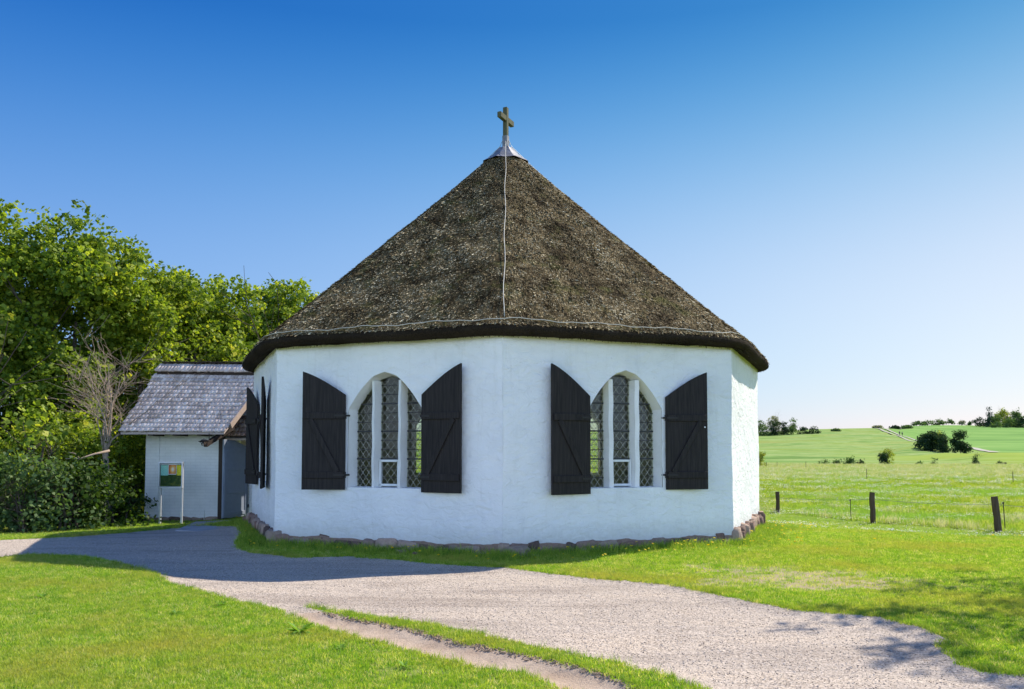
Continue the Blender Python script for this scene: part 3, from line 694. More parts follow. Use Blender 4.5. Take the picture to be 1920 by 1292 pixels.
# ---- windows
def window(k):
    fc = faces[k]; win = scaled(WIN[k], .035); uc, hw_, z0, zs_, zt_ = win; dp = -REV-.0
    wroot = None
    H = zt_-zs_; r_ = (H*H+hw_*hw_)/(2*hw_)
    def top(u):                            # arch height at u
        du_ = abs(u-uc); 
        if du_ >= hw_: return zs_
        lo_, hi_ = 0., H
        for _ in range(18):
            md = (lo_+hi_)/2
            if (hw_-r_+math.sqrt(max(0, r_*r_-md*md)))*.48+hw_*(1-md/H)*.52 > du_: lo_ = md
            else: hi_ = md
        return zs_+lo_
    # glass
    g = MB(); g.add([fc.P(u, z, dp+.02) for u, z in arch(*win)], [tuple(range(len(arch(*win))))])
    go = g.build('window', M_glass, chapel); REVS[k].build('reveal', M_reveal, go)
    pw = .115; p1, p2 = uc-hw_/3-.03, uc+hw_/3+.03
    # plastered mullions
    for pc in (p1, p2):
        mm = MB(); zz = np.linspace(z0-.02, min(top(pc-pw/2), top(pc+pw/2))+.05, 14); sec = []
        for j, z in enumerate(zz):
            wv = .006*math.sin(j*1.3+pc*7); sec.append([fc.P(pc-pw/2+wv, z, dp), fc.P(pc-.032+wv, z, dp+.17), fc.P(pc+.030+wv, z, dp+.20), fc.P(pc+pw/2+wv, z, dp)])
        base = []; 
        for s4 in sec: base += s4
        fs = []
        for j in range(len(zz)-1):
            for q in range(4): fs.append((j*4+q, j*4+(q+1) % 4, (j+1)*4+(q+1) % 4, (j+1)*4+q))
        fs += [(0,1,2,3), tuple(len(zz)*4-4+q for q in range(4))]
        mm.add(base, fs); mm.build('mullion', M_reveal, go)
    # lead lattice (diamonds) and saddle bars
    lights = [(uc-hw_, p1-pw/2), (p1+pw/2, p2-pw/2), (p2+pw/2, uc+hw_)]
    pitch = .150
    for li, (a, b) in enumerate(lights):
        ld = MB(); wq = (b-a)/2 if (b-a) < .3 else (b-a)/3; zr = z0
        while zr < zt_:
            for c in range(int(round((b-a)/wq))):
                ua, ub = a+c*wq, a+(c+1)*wq; um = (ua+ub)/2
                for (q0, q1) in (((ua, zr+pitch/2), (um, zr+pitch)), ((um, zr+pitch), (ub, zr+pitch/2)), ((ub, zr+pitch/2), (um, zr)), ((um, zr), (ua, zr+pitch/2))):
                    if q0[1] < top(q0[0]) and q1[1] < top(q1[0]): ld.bar(fc.P(q0[0], q0[1], dp+.027), fc.P(q1[0], q1[1], dp+.027), .0055, .006, fc.n)
            zr += pitch
        nlat = len(ld.f); i = 1; zr = z0+pitch
        while zr < zt_-.02:
            aa_, bb_ = a, b
            while aa_ < b and top(aa_) < zr: aa_ += .01
            while bb_ > a and top(bb_) < zr: bb_ -= .01
            if bb_-aa_ > .03: ld.bar(fc.P(aa_, zr, dp+.031), fc.P(bb_, zr, dp+.031), .024 if i % 3 == 0 else .010, .012, fc.n)
            zr += pitch; i += 1
        lo = ld.build('leaded_light', [M_lead, M_leadbar], go)
        mi_ = np.zeros(len(lo.data.polygons), np.int32); mi_[nlat:] = 1; lo.data.polygons.foreach_set('material_index', mi_)
    # small opening casement in the middle light
    a, b = lights[1]; fr = MB(); z1 = z0+3*pitch-.03; t_ = .035
    for q0, q1 in (((a, z1), (b, z1)), ((a, z0+.03), (b, z0+.03)), ((a+t_/2, z0), (a+t_/2, z1)), ((b-t_/2, z0), (b-t_/2, z1))):
        fr.bar(fc.P(q0[0], q0[1], dp+.065), fc.P(q1[0], q1[1], dp+.065), t_, .05, fc.n)
    fr.build('casement_frame', M_frame, go)
    # sill
    return go
for k in (-2, -1, 0, -4, 3): window(k)

# ---- shutters: a hinge point on the wall, a free edge found from the photo, a half-arch top
def shutter(k, u_h, side, Xfree, wdt, ztop_h, ztop_f, zbot, front=True, name=None):
    fc = faces[k]; h = fc.P(u_h, 0, .035)
    r = (Xfree-960)/F
    best = None
    # free edge = point at distance wdt from the hinge lying on the sight line x = r*y, nearest to flat-on-wall
    A_ = 1+r*r; B_ = -2*(h.x*r+h.y); C_ = h.x**2+h.y**2-wdt*wdt; disc = B_*B_-4*A_*C_
    dirw = fc.t*side
    cands = []
    if disc >= 0:
        for s_ in (1, -1):
            y = (-B_+s_*math.sqrt(disc))/(2*A_); v = Vector((r*y, y, 0))-h
            if v.dot(fc.n) > 0.0: cands.append(v)
    if not cands: v = (dirw+fc.n*.25).normalized()*wdt
    else: v = max(cands, key=lambda q: q.dot(dirw))
    v.normalize(); nrm = Vector((v.y, -v.x, 0))
    if nrm.dot(fc.n) < 0: nrm = -nrm
    ang = math.degrees(math.acos(max(-1, min(1, v.dot(dirw))))); print('shutter', k, side, 'open off wall', round(ang, 1))
    o = h
    P = [(0, zbot)]+[(wdt, zbot), (wdt, ztop_f)]
    n = 10
    for i in range(1, n):                 # bulging arc from the tall free edge down to the hinge edge
        t = i/n; uu = wdt*(1-t); a = math.sin((1-t)*math.pi/2*.78)/math.sin(math.pi/2*.78); P.append((uu, ztop_h+(ztop_f-ztop_h)*(a*.75+(1-t)*.25)))
    P.append((0, ztop_h))
    m = MB(); m.prism(P, o-nrm*.02, v, (0,0,1), nrm, .04)
    so = m.build('shutter', M_blackwood, chapel, bevel=.004)
    # grooves between planks are shown as thin cover strips; ledges and brace are real boards
    zl1 = zbot+.24; zl2 = ztop_h-.34
    def pt(u, z, d): return o+v*u+nrm*d+Vector((0,0,z))
    for z in (zl1, zl2):
        b = MB(); b.bar(pt(.02, z, .035), pt(wdt-.02, z, .035), .105, .028, nrm); b.build('ledge', M_blackwood, so, bevel=.004)
    b = MB(); b.bar(pt(.12, zl1+.05, .034), pt(wdt-.13, zl2-.05, .034), .085, .026, nrm); b.build('brace', M_blackwood, so, bevel=.004)
    for z in (zl1, zl2):
        b = MB(); b.tube([pt(0, z-.05, .0), pt(0, z+.05, .0)], .016, 8); b.bar(pt(0, z, 0), fc.P(u_h, z, -.02)-dirw*.05, .03, .02, fc.n); b.bar(pt(0, z, .052), pt(wdt*.25, z, .052), .03, .008, nrm)
        b.build('hinge', M_iron, so)
    so['pt'] = list(pt(wdt-.05, 0, .028)); return so
uc, hw_, zb, zs, zt = WIN[-1]
f_ = faces[-1]
shutter(-1, f_.hit(650, 800)[0], -1, 567, .71, f_.hit(641, 741)[1], zt+.03, f_.hit(648, 918)[1])
shutter(-1, f_.hit(793, 800)[0], +1, 865, .735, f_.hit(795, 740)[1], zt+.07, f_.hit(792, 923)[1])
f_ = faces[0]
shutter(0, f_.hit(1104, 800)[0], -1, 1034, .72, f_.hit(1101, 743)[1], zt+.07, f_.hit(1102, 926)[1])
ks_ = shutter(0, f_.hit(1246, 800)[0], +1, 1326, .735, f_.hit(1247, 745)[1], zt+.03, f_.hit(1250, 918)[1])
kp = Vector(ks_['pt'])
for z in (zat(801, kp.y), zat(889, kp.y)):
    m = MB(); m.tube([(kp.x, kp.y+.01, z), (kp.x-.005, kp.y-.012, z)], .013, 8); m.build('white_knob', M_frame, ks_)
uc, hw_, zb, zs, zt = WIN[-2]
shutter(-2, uc+hw_+.01, +1, 491, .70, zt-.36, zt+.03, zb-.08)
shutter(-2, uc-hw_-.01, -1, 463, .70, zt-.36, zt+.03, zb-.08)

# ------------------------------------------------------------------ annex
AY = 20.3; EY = 19.55; RY = 21.8; GZ0 = -.32
annex = tag(empty('annex_building', (-8.1, AY, GZ0)), 'low whitewashed brick annex with grey wooden shingle roof beside the chapel', 'annex')
ax = Vector(annex.location)
def rel(m): m.v = [(x-ax.x, y-ax.y, z-ax.z) for x, y, z in m.v]; return m
XL = wp(273, 900, AY)[0]; XR = wp(410, 900, AY)[0]; ZE = zat(811, EY); ZR = zat(690, RY); SL = (ZR-ZE)/(RY-EY)
def rz(y): return ZE+SL*(y-EY)
m = MB(); BY = 24.0
ztop = rz(AY)-.05
# front wall with a shallow blind recess right of a flat pilaster
xp = wp(298, 900, AY)[0]; zl = zat(956, AY); xe = wp(384, 950, AY)[0]
m.box((XL, AY, GZ0-.1), (XR, AY+.35, ztop)); m.box((XL, AY-.028, GZ0-.1), (xp, AY-.001, ztop)); m.box((xp+.001, AY-.026, GZ0-.1), (xe, AY-.001, zl))
m.box((XL, AY+.351, GZ0-.1), (XL+.35, BY, ztop))
m.box((XL+.351, BY-.35, GZ0-.1), (-4.3, BY, ztop))
# gable triangle on the left
m.prism([(AY+.01, ztop+.001), (BY-.01, ztop+.001), (RY, rz(RY)-.08)], (XL+.02, 0, 0), (0,1,0), (0,0,1), (1,0,0), .3)
wl_ = rel(m).build('wall', M_brick, annex)
# recessed entrance wall with opening
DY = 21.0; xd0 = XR+.12; xh = wp(461, 900, 20.9)[0]
m = MB(); m.box((XR, AY+.352, GZ0-.1), (XR+.2, DY+.3, ztop+.3)); 
m.box((XR+.201, DY, zat(822, DY)), (-4.6, DY+.25, ztop+.35)); m.box((xh+.02, DY+.001, GZ0-.1), (xh+.18, DY+.24, zat(822, DY)-.001))
rel(m).build('entrance_wall', M_brick, annex)
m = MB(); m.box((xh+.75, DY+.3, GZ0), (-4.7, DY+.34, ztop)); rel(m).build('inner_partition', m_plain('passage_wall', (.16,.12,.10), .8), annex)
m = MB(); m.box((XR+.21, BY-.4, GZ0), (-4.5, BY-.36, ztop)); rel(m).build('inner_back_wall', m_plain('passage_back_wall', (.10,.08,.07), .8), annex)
# corner post
m = MB(); m.box((XR-.005, AY-.035, GZ0), (XR+.115, AY+.10, rz(AY)-.06)); rel(m).build('corner_post', M_darkwood, annex, bevel=.006)
# open door leaf, hinged at the right
fx, fy = wp(416, 900, 20.15)[0], 20.15
hx, hy = xh, DY-.02
zd0 = GZ0+.08; v = Vector((fx-hx, fy-hy, 0)); wdd = v.length; v.normalize(); nv = Vector((v.y, -v.x, 0)); nv = nv if nv.y < 0 else -nv
dt_h = zat(836, hy); dt_f = zat(824, fy)
m = MB(); m.prism([(0, zd0), (wdd, zd0), (wdd, dt_f), (wdd*.6, dt_f-.01), (wdd*.2, dt_h+.02), (0, dt_h-.04)], (hx, hy, 0), v, (0,0,1), nv, .045)
door = rel(m).build('door', M_door, annex, bevel=.005)
def dbar(mb_, u0, z0, u1, z1, w_, t_=.018):
    a = Vector((hx, hy, 0))+v*u0+nv*.052+Vector((0,0,z0)); b = Vector((hx, hy, 0))+v*u1+nv*.052+Vector((0,0,z1)); mb_.bar(a, b, w_, t_, nv)
m = MB(); dh = dt_h-zd0
for q in (.07, wdd-.07): dbar(m, q, zd0+.02, q, dt_h-.10, .10)
for z in (zd0+.10, zd0+dh*.36, zd0+dh*.68, dt_h-.12): dbar(m, .12, z, wdd-.12, z, .09)
rel(m).build('panel_moulding', M_door, door, bevel=.004)
for z in (zd0+.25, dt_h-.2):
    m = MB(); m.box((hx-.02, hy-.06, z-.04), (hx+.06, hy+.01, z+.04)); rel(m).build('hinge', M_iron, door)
# second, inner leaf and jamb
m = MB(); m.box((xh+.185, DY+.03, zd0), (xh+.24, DY+.08, zat(838, DY))); rel(m).build('door_frame', M_frame, annex)
# shingle roofs
def shingles(x0f, x1f, y0, y1, zf, rowh, thick, wav=.004, seed=1, lift=0):
    r_ = np.random.default_rng(seed); V = []; Fs = []; A = []
    sl = math.atan(SL); dn = Vector((0, -math.cos(sl), -math.sin(sl))); nm = Vector((0, -math.sin(sl), math.cos(sl)))
    y = y0; row = 0; dy = rowh*math.cos(sl)
    while y < y1-.01:
        xa, xb = x0f(y), x1f(y); x = xa-r_.uniform(0, .06); sagr = r_.normal(0, .004)
        while x < xb:
            w_ = r_.uniform(.06, .13); xe_ = min(x+w_-.004, xb+.01); t = thick*r_.uniform(.85, 1.2); j = r_.normal(0, .006)
            p0 = Vector((x, y, zf(y)))+dn*(j+sagr)+nm*(lift+.012*math.sin(x*1.3+1)); L_ = rowh*1.35
            ex = Vector((xe_-x, 0, 0)); upv = -dn*L_
            tilt = nm*r_.normal(.006, .003)
            a = [p0+nm*(.008+0)+tilt, p0+ex+nm*(.008)+tilt, p0+ex+nm*(.008+t)+tilt, p0+nm*(.008+t)+tilt]
            b = [p0+upv-nm*.004, p0+ex+upv-nm*.004, p0+ex+upv+nm*.004, p0+upv+nm*.004]
            n = len(V); V += [tuple(q) for q in a+b]; Fs += [(n,n+1,n+2,n+3),(n+3,n+2,n+6,n+7),(n,n+3,n+7,n+4),(n+1,n+5,n+6,n+2),(n,n+4,n+5,n+1)]
            A += [float(r_.uniform(0, 1))]*8; x += w_
        y += dy; row += 1
    V = [(q[0]-ax.x, q[1]-ax.y, q[2]-ax.z) for q in V]
    return np_mesh('shingles', V, Fs, A)
XV = wp(223, 811, EY)[0]
xb_e = wp(420, 811, EY)[0]; xb_t = xb_e+.22*(RY-EY)
right = lambda y: xb_e+.22*(y-EY)
wav = lambda y: XV+.02*math.sin(y*9)
# pan under the shingles
m = MB(); t_ = .05
for (ya, yb, za, zb2) in ((EY+.02, RY, rz(EY+.02)-.01, rz(RY)-.01), (RY, 2*RY-EY, rz(RY)-.01, ZE)):
    xa0 = XV+.03; p = [(xa0, ya, za), (right(min(ya, RY))-.01 if ya < RY else -4.5, ya, za), (right(RY)-.01 if ya < RY else -4.5, yb, zb2), (xa0, yb, zb2)]
    q = [(a, b, c-t_) for a, b, c in p]; m.add(p+q, [(0,1,2,3),(7,6,5,4),(0,4,5,1),(1,5,6,2),(2,6,7,3),(3,7,4,0)])
rf = rel(m).build('shingle_roof', M_shingle, annex)
link('shingle_courses', shingles(wav, right, EY, RY-.28, rz, .180, .030, seed=3), M_shingle, rf)
# ridge cap with a thick lower edge
m = MB(); link_ = None
me = shingles(lambda y: XV+.02, lambda y: -4.6, RY-.30, RY-.06, rz, .30, .05, seed=8, lift=.10)
link('ridge_cap', me, M_shingle, rf)
m = MB(); m.prism([(RY-.30, rz(RY-.30)+.0), (RY-.30, rz(RY-.3)+.115), (RY+.02, rz(RY)+.13), (RY+.3, rz(RY-.3)+.11), (RY+.3, rz(RY-.3)-.02)], (XV+.03, 0, 0), (0,1,0), (0,0,1), (1,0,0), -4.6-XV); rel(m).build('ridge_core', M_darkwood, rf)
m = MB(); x = XV+.05; 
while x < -4.7:
    w_ = random.uniform(.09, .14); z = rz(RY)+.14+random.uniform(-.008, .012); m.box((x, RY-.10, z), (x+w_-.006, RY+.12, z+.022)); x += w_
rel(m).build('ridge_top', M_darkwood, rf)
# lower roof over the door
LY0 = 20.32; dz = zat(818, LY0)-rz(LY0)
lz = lambda y: rz(y)+dz
link('lower_shingle_courses', shingles(lambda y: right(y)-.35, lambda y: -4.9, LY0, RY, lz, .180, .028, seed=5), M_shingle2, rf)
m = MB(); p = [(right(LY0)-.3, LY0+.02, lz(LY0+.02)), (-4.9, LY0+.02, lz(LY0+.02)), (-4.9, RY, lz(RY)), (right(RY)-.3, RY, lz(RY))]; q = [(a, b, c-.05) for a, b, c in p]
m.add(p+q, [(0,1,2,3),(7,6,5,4),(0,4,5,1),(1,5,6,2),(2,6,7,3),(3,7,4,0)]); rel(m).build('lower_roof_deck', M_darkwood, annex)
m = MB(); m.box((XR+.1, LY0-.0, lz(LY0)-.10), (-4.9, LY0+.05, lz(LY0)-.052)); rel(m).build('eave_board', M_barge, annex)
# verge board along the skew end of the main roof, left verge board, rafter ends
m = MB(); a = Vector((right(EY+.25)+.02, EY+.25, rz(EY+.25)-.03)); b = Vector((right(RY-.1)+.02, RY-.1, rz(RY-.1)-.03)); m.bar(a, b, .03, .15, (0, -.6, .8)); rel(m).build('barge_board', M_barge, annex)
m = MB(); a = Vector((XV+.01, EY+.03, rz(EY+.03)-.05)); b = Vector((XV+.01, RY, rz(RY)-.05)); m.bar(a, b, .03, .10, (0, -.6, .8)); rel(m).build('barge_board', M_darkwood, annex)
for X in (285, 331, 377):
    x = wp(X, 813, 19.7)[0]; m = MB(); m.box((x-.06, EY+.06, rz(EY+.1)-.155), (x+.06, AY-.04, rz(EY+.1)-.065)); rel(m).build('rafter_end', M_darkwood, annex)
# wooden gutter with a carved spout and its chain
g1 = Vector(wp(436, 803, 20.1)); g0 = Vector(wp(385, 836, 19.25))
m = MB(); m.bar(g0, g1, .11, .055); d = (g1-g0).normalized(); sx = d.cross(Vector((0,0,1))).normalized()
for s_ in (-1, 1): m.bar(g0+sx*.05*s_+Vector((0,0,.045)), g1+sx*.05*s_+Vector((0,0,.045)), .018, .05)
gut = rel(m).build('gutter', M_darkwood, annex)
hd = g0+Vector((0,0,.06)); l = -d
m = MB(); pts = [hd+Vector((.10,0,.06)), hd+Vector((0,0,.065)), hd+Vector((-.07,0,.06)), hd+Vector((-.12,0,.035)), hd+Vector((-.165,0,.045))]
m.tube(pts, [.012, .028, .036, .022, .006], 8); m.tube([hd+Vector((-.04,0,.03)), hd+Vector((-.09,0,-.01)), hd+Vector((-.07,0,-.06))], [.02, .018, .008], 6); m.tube([hd+Vector((-.05,0,.07)), hd+Vector((-.03,0,.12))], [.014, .003], 5)
rel(m).build('carved_spout', M_iron, gut, smooth=True)
cxn = wp(392, 826, 19.45); m = MB(); z = cxn[2]-.03
i = 0
while z < rz(EY+.05)-.05:
    rr2 = [(math.cos(t)*.012, math.sin(t)*.018) for t in np.linspace(0, 2*math.pi, 9)]
    m.tube([(cxn[0]+(p[0] if i % 2 else 0), cxn[1]+(0 if i % 2 else p[0]), z+p[1]) for p in rr2], .0035, 4, False); z += .028; i += 1
rel(m).build('chain', M_iron, gut)
# stone footing of the annex and the entrance step
V = []; Fs = []; A = []; x = XL-.05
while x < XR-.1:
    wd = rng.uniform(.2, .4); sd_ += 1; rock(V, Fs, A, (x+wd/2-ax.x, AY+.02-ax.y, .02), (wd*.52, .1, .09), 0, sd_, 2); x += wd*.95
link('stone_footing', np_mesh('footing', V, Fs, A), M_rock, annex, smooth=True)
s0 = [gp(328, 994, -.22), gp(366, 978, -.22), gp(480, 973, -.22), gp(452, 1001, -.22)]
m = MB(); m.prism([(p[0], p[1]) for p in s0], (0,0,-.34), (1,0,0), (0,1,0), (0,0,1), .12)
tag(m.build('entrance_step', M_slab, None, bevel=.012), 'low grey slab step lying before the blue-grey door of the annex', 'step')

# ------------------------------------------------------------------ notice board
NB = 18.9; nx0, nxr = wp(293, 900, NB)[0], wp(341, 900, NB)[0]; gzb = h1(nx0, NB); bx0 = wp(297, 900, NB)[0]; bx1 = wp(343, 900, NB)[0]
nb = tag(empty('notice_board', ((bx0+bx1)/2, NB, gzb)), 'glazed notice board on two thin grey legs with three coloured sheets', 'notice board')
o3 = Vector(nb.location)
def reln(m): m.v = [(x-o3.x, y-o3.y, z-o3.z) for x, y, z in m.v]; return m
zt_b, zb_b = zat(866, NB), zat(915, NB)
for x in (bx0+.025, bx1-.045):
    m = MB(); m.box((x-.018, NB+.05, gzb-.1), (x+.022, NB+.09, zt_b-.01)); reln(m).build('leg', M_alu, nb)
m = MB(); m.box((bx0+.02, NB+.03, zb_b+.02), (bx1-.02, NB+.049, zt_b-.02)); reln(m).build('back_panel', m_plain('green_felt', (.03,.07,.02), .9), nb)
m = MB(); t_ = .032
m.box((bx0, NB-.03, zt_b-t_), (bx1, NB+.048, zt_b)); m.box((bx0, NB-.03, zb_b), (bx1, NB+.048, zb_b+t_)); m.box((bx0, NB-.028, zb_b+t_), (bx0+t_, NB+.046, zt_b-t_)); m.box((bx1-t_, NB-.028, zb_b+t_), (bx1, NB+.046, zt_b-t_))
m.box((bx0+t_+.02, NB-.005, zt_b-t_-.03), (bx1-t_-.02, NB+.0, zt_b-t_-.012))
fr = reln(m).build('frame', M_alu, nb, bevel=.003)
iw = (bx1-bx0)-2*t_; xi = bx0+t_; zi = zt_b-t_-.045
def f_teal(nt, b):
    v = pos(nt, obj=True); s_ = N(nt, 'ShaderNodeSeparateXYZ'); L(nt, v, s_.inputs[0])
    L(nt, mixc(nt, maprange(nt, noise(nt, pos(nt, (30,1,160), obj=True), 1, 2), .5, .56, 0, .35), (.32,.68,.55), (.12,.3,.26)), b.inputs['Base Color'])
def f_post(nt, b):
    n = noise(nt, None, 5, 3); v = N(nt, 'ShaderNodeTexCoord'); g = N(nt, 'ShaderNodeTexGradient'); g.gradient_type = 'SPHERICAL'
    mp = N(nt, 'ShaderNodeMapping'); mp.inputs['Scale'].default_value = (9,9,6); mp.inputs['Location'].default_value = (-.1,0,-.0); L(nt, v.outputs['Object'], mp.inputs[0]); L(nt, mp.outputs[0], g.inputs[0])
    L(nt, ramp(nt, g.outputs['Fac'], [(0, (.35,.05,.09)), (.3, (.65,.16,.05)), (.6, (.85,.45,.12)), (.9, (.9,.8,.7))]), b.inputs['Base Color'])
def f_yel(nt, b):
    L(nt, mixc(nt, maprange(nt, noise(nt, pos(nt, (30,1,160), obj=True), 1, 2), .5, .56, 0, .5), (.78,.70,.02), (.2,.18,.02)), b.inputs['Base Color'])
def sheet(name, x0, x1, z0, z1, mt, y):
    m = MB(); c = Vector(((x0+x1)/2, y, (z0+z1)/2)); m.box((x0-c.x, -.0006, z0-c.z), (x1-c.x, .0006, z1-c.z)); o = m.build(name, mt, nb); o.location = c-o3; return o
sheet('teal_sheet', xi+.01, xi+iw*.36, zi-.235, zi, mat('teal_paper', f_teal), NB+.027)
sheet('poster_border', xi+iw*.36, xi+iw*.74, zi-.215, zi+.015, mat('white_paper', lambda nt, b: b.inputs['Base Color'].__setattr__('default_value', (.8,.8,.78,1))), NB+.025)
sheet('red_poster', xi+iw*.38, xi+iw*.72, zi-.20, zi+.005, mat('red_sunburst_poster', f_post), NB+.022)
sheet('yellow_sheet', xi+iw*.75, xi+iw-.004, zi-.235, zi, mat('yellow_paper', f_yel), NB+.027)
m = MB(); m.box((xi, NB+.004, zb_b+t_), (xi+iw, NB+.007, zt_b-t_)); 
def f_clear(nt, b):
    tr = N(nt, 'ShaderNodeBsdfTransparent'); gl = N(nt, 'ShaderNodeBsdfGlossy'); gl.inputs['Roughness'].default_value = .02
    mx = N(nt, 'ShaderNodeMixShader'); mx.inputs[0].default_value = .06; L(nt, tr.outputs[0], mx.inputs[1]); L(nt, gl.outputs[0], mx.inputs[2]); L(nt, mx.outputs[0], nt.nodes['Material Output'].inputs[0])
reln(m).build('glass', mat('clear_glass', f_clear), nb)

# ------------------------------------------------------------------ foliage generators
def branch_tree(mb_, base, H, r0, levels=3, spread=.6, seed=0, n=6, first=.3, kids=(4, 6), curve=.15, minr=.006):
    r_ = random.Random(seed); tips = []
    def grow_(p, d, L_, r, lv):
        pts = [Vector(p)]; rad = [r]; q = Vector(p); dd = Vector(d); seg = 5
        for i in range(seg):
            dd = (dd+Vector((r_.gauss(0, curve), r_.gauss(0, curve), r_.gauss(0, curve)*.6+.04))).normalized()
            q = q+dd*(L_/seg); pts.append(q.copy()); rad.append(max(minr*.6, r*(1-.75*(i+1)/seg)))
        mb_.tube(pts, rad, n if lv == 0 else max(3, n-lv-1), cap=False)
        if lv >= levels: tips.append(pts[-1]); return
        for c in range(r_.randint(*kids)):
            t = r_.uniform(first if lv == 0 else .25, .98); k = min(seg-1, int(t*seg)); pp = pts[k].lerp(pts[k+1], t*seg-k)
            ax_ = Vector((r_.gauss(0, 1), r_.gauss(0, 1), r_.gauss(.25, .45))).normalized()
            nd = (dd*.55+ax_*spread*1.3).normalized()
            grow_(pp, nd, L_*r_.uniform(.42, .68), max(minr, rad[k]*.55), lv+1)
        tips.append(pts[-1])
    grow_(base, (0,0,1), H, r0, 0); return tips
def leaf_mesh(name, centers, spread, nper, size, seed=0, up=.5, varbias=0, flat=.7, lobes=False):
    r_ = np.random.default_rng(seed); Cn = np.asarray(centers, float); n = len(Cn)*nper
    c = np.repeat(Cn, nper, 0); off = r_.normal(0, 1, (n, 3)); off /= np.linalg.norm(off, axis=1)[:, None]; off *= (r_.uniform(0, 1, (n, 1))**.5)*spread; off[:, 2] *= flat
    P = c+off; nm = r_.normal(0, 1, (n, 3)); nm[:, 2] = np.abs(nm[:, 2])*.6+up; nm += off/spread*.6; nm /= np.linalg.norm(nm, axis=1)[:, None]
    d = np.cross(nm, r_.normal(0, 1, (n, 3))); d /= np.linalg.norm(d, axis=1)[:, None]; d[:, 2] -= .25; s = np.cross(nm, d)
    sz = size*r_.uniform(.6, 1.25, (n, 1))
    cv = np.repeat(r_.uniform(0, 1, len(Cn)), nper); var = np.clip(.35*cv+.65*r_.beta(1.6, 1.8, n)+varbias, 0, 1)
    if lobes:      # three-lobed maple-like leaf: two quads
        V = np.stack([P-d*sz*.5, P+s*sz*.55-d*sz*.05+nm*sz*.06, P+d*sz*.55-nm*sz*.08, P-s*sz*.55-d*sz*.05+nm*sz*.06,
                      P-d*sz*.3+nm*sz*.01, P+s*sz*.34+d*sz*.38, P+d*sz*.02+nm*sz*.01, P-s*sz*.34+d*sz*.38], 1).reshape(-1, 3)
        Fc = np.arange(n*8).reshape(-1, 4); return np_mesh(name, V, Fc, np.repeat(var, 8))
    V = np.stack([P-d*sz*.5, P+s*sz*.4+nm*sz*.05, P+d*sz*.5, P-s*sz*.4+nm*sz*.05], 1).reshape(-1, 3)
    return np_mesh(name, V, np.arange(n*4).reshape(-1, 4), np.repeat(var, 4))
def blob_centers(blobs, dens, seed, shell=.55):
    r_ = np.random.default_rng(seed); out = []
    for (x, y, z, rx, ry, rz_) in blobs:
        vol = 4.2*rx*ry*rz_; n = max(3, int(vol*dens)); d = r_.normal(0, 1, (n, 3)); d /= np.linalg.norm(d, axis=1)[:, None]
        rad = (shell+(1-shell)*r_.uniform(0, 1, (n, 1)))
        lump = 1+.18*np.sin(d[:, :1]*5+x)+.15*np.sin(d[:, 1:2]*6+d[:, 2:]*4+y)
        out.append(np.array([x, y, z])+d*rad*lump*np.array([rx, ry, rz_]))
    return np.concatenate(out)
def put_crown(name, me, mt, root):
    o = link(name, me, mt, root); o.matrix_parent_inverse = Matrix.Translation(-Vector(root.location)); return o

def make_tree(name, x, y, top, rad, label, cat, leafmat, seed, group=None, size=.13, nper=16, dens=5, trunk_r=.16, low=.25, lobes=False, base_z=None, spread=.42, stems=1, ncl=11):
    gz = h1(x, y) if base_z is None else base_z
    root = tag(empty(name, (x, y, gz)), label, cat, group)
    H = top-gz; tb = MB(); r_ = random.Random(seed)
    for s_ in range(stems):
        branch_tree(tb, (x+r_.uniform(-.3, .3)*(stems > 1), y+r_.uniform(-.3, .3)*(stems > 1), gz-.1), H*.66, trunk_r, 2, .6, seed+s_, 7, low, (4, 6), .09, .012)
    tr = tb.build('trunk', M_bark, None, smooth=True); tr.parent = root; tr.matrix_parent_inverse = Matrix.Translation(-Vector(root.location))
    blobs = []
    for i in range(ncl):
        h = low+(1-low)*(i+.5)/ncl; z = gz+H*h-.1*H; wr = rad*math.sqrt(max(.12, 1-((h-.5-.08)/.56)**2))
        a = r_.uniform(0, 6.28); rr_ = wr*r_.uniform(.2, .72)
        br_ = rad*r_.uniform(.28, .46)
        blobs.append((x+rr_*math.cos(a), y+rr_*math.sin(a), min(z, top-br_*.6), br_, br_, br_*.75))
    blobs.append((x, y, top-rad*.45, rad*.5, rad*.5, rad*.45))
    cs = blob_centers(blobs, dens, seed)
    put_crown('crown', leaf_mesh('crown', cs, spread, nper, size, seed, lobes=lobes), leafmat, root)
    return root

# ---- the bank of maples on the left
grp = 'maple trees along the left edge'
specs = [  # px, row of top, depth, radius, label, material
 (-45, 372, 21.0, 2.6, 'tallest maple cut off by the left picture edge', ML_maple),
 (120, 398, 22.0, 2.5, 'tall maple with a double-peaked crown left of the bare shrub', ML_maple),
 (262, 474, 24.0, 2.5, 'rounded maple standing behind the bare shrub', ML_maple),
 (338, 506, 26.0, 2.5, 'maple rising behind the left end of the annex roof', ML_maple),
 (440, 522, 27.5, 2.5, 'maple rising behind the middle of the annex ridge', ML_maple),
 (535, 522, 29.5, 2.2, 'maple with thin upright shoots beside the thatched roof', ML_maple),
]
for i, (X, Yt, d, rad, lab, mt) in enumerate(specs):
    x, y, z = wp(X, Yt, d)
    make_tree('maple_tree', x, y, z, rad, lab, 'tree', mt, 20+i, grp, size=.108, nper=24, dens=16, low=.10, lobes=True, spread=.30, trunk_r=.17, ncl=34)
x, y, z = wp(-10, 600, 18.5)
make_tree('maple_tree', x-.5, y, z+.9, 1.0, 'small reddish-leaved maple sapling at the left picture edge', 'tree', ML_maple2, 41, grp, size=.11, nper=12, dens=9, low=.35, lobes=True, spread=.3, trunk_r=.06, ncl=7)
x, y, z = wp(75, 745, 17.9)
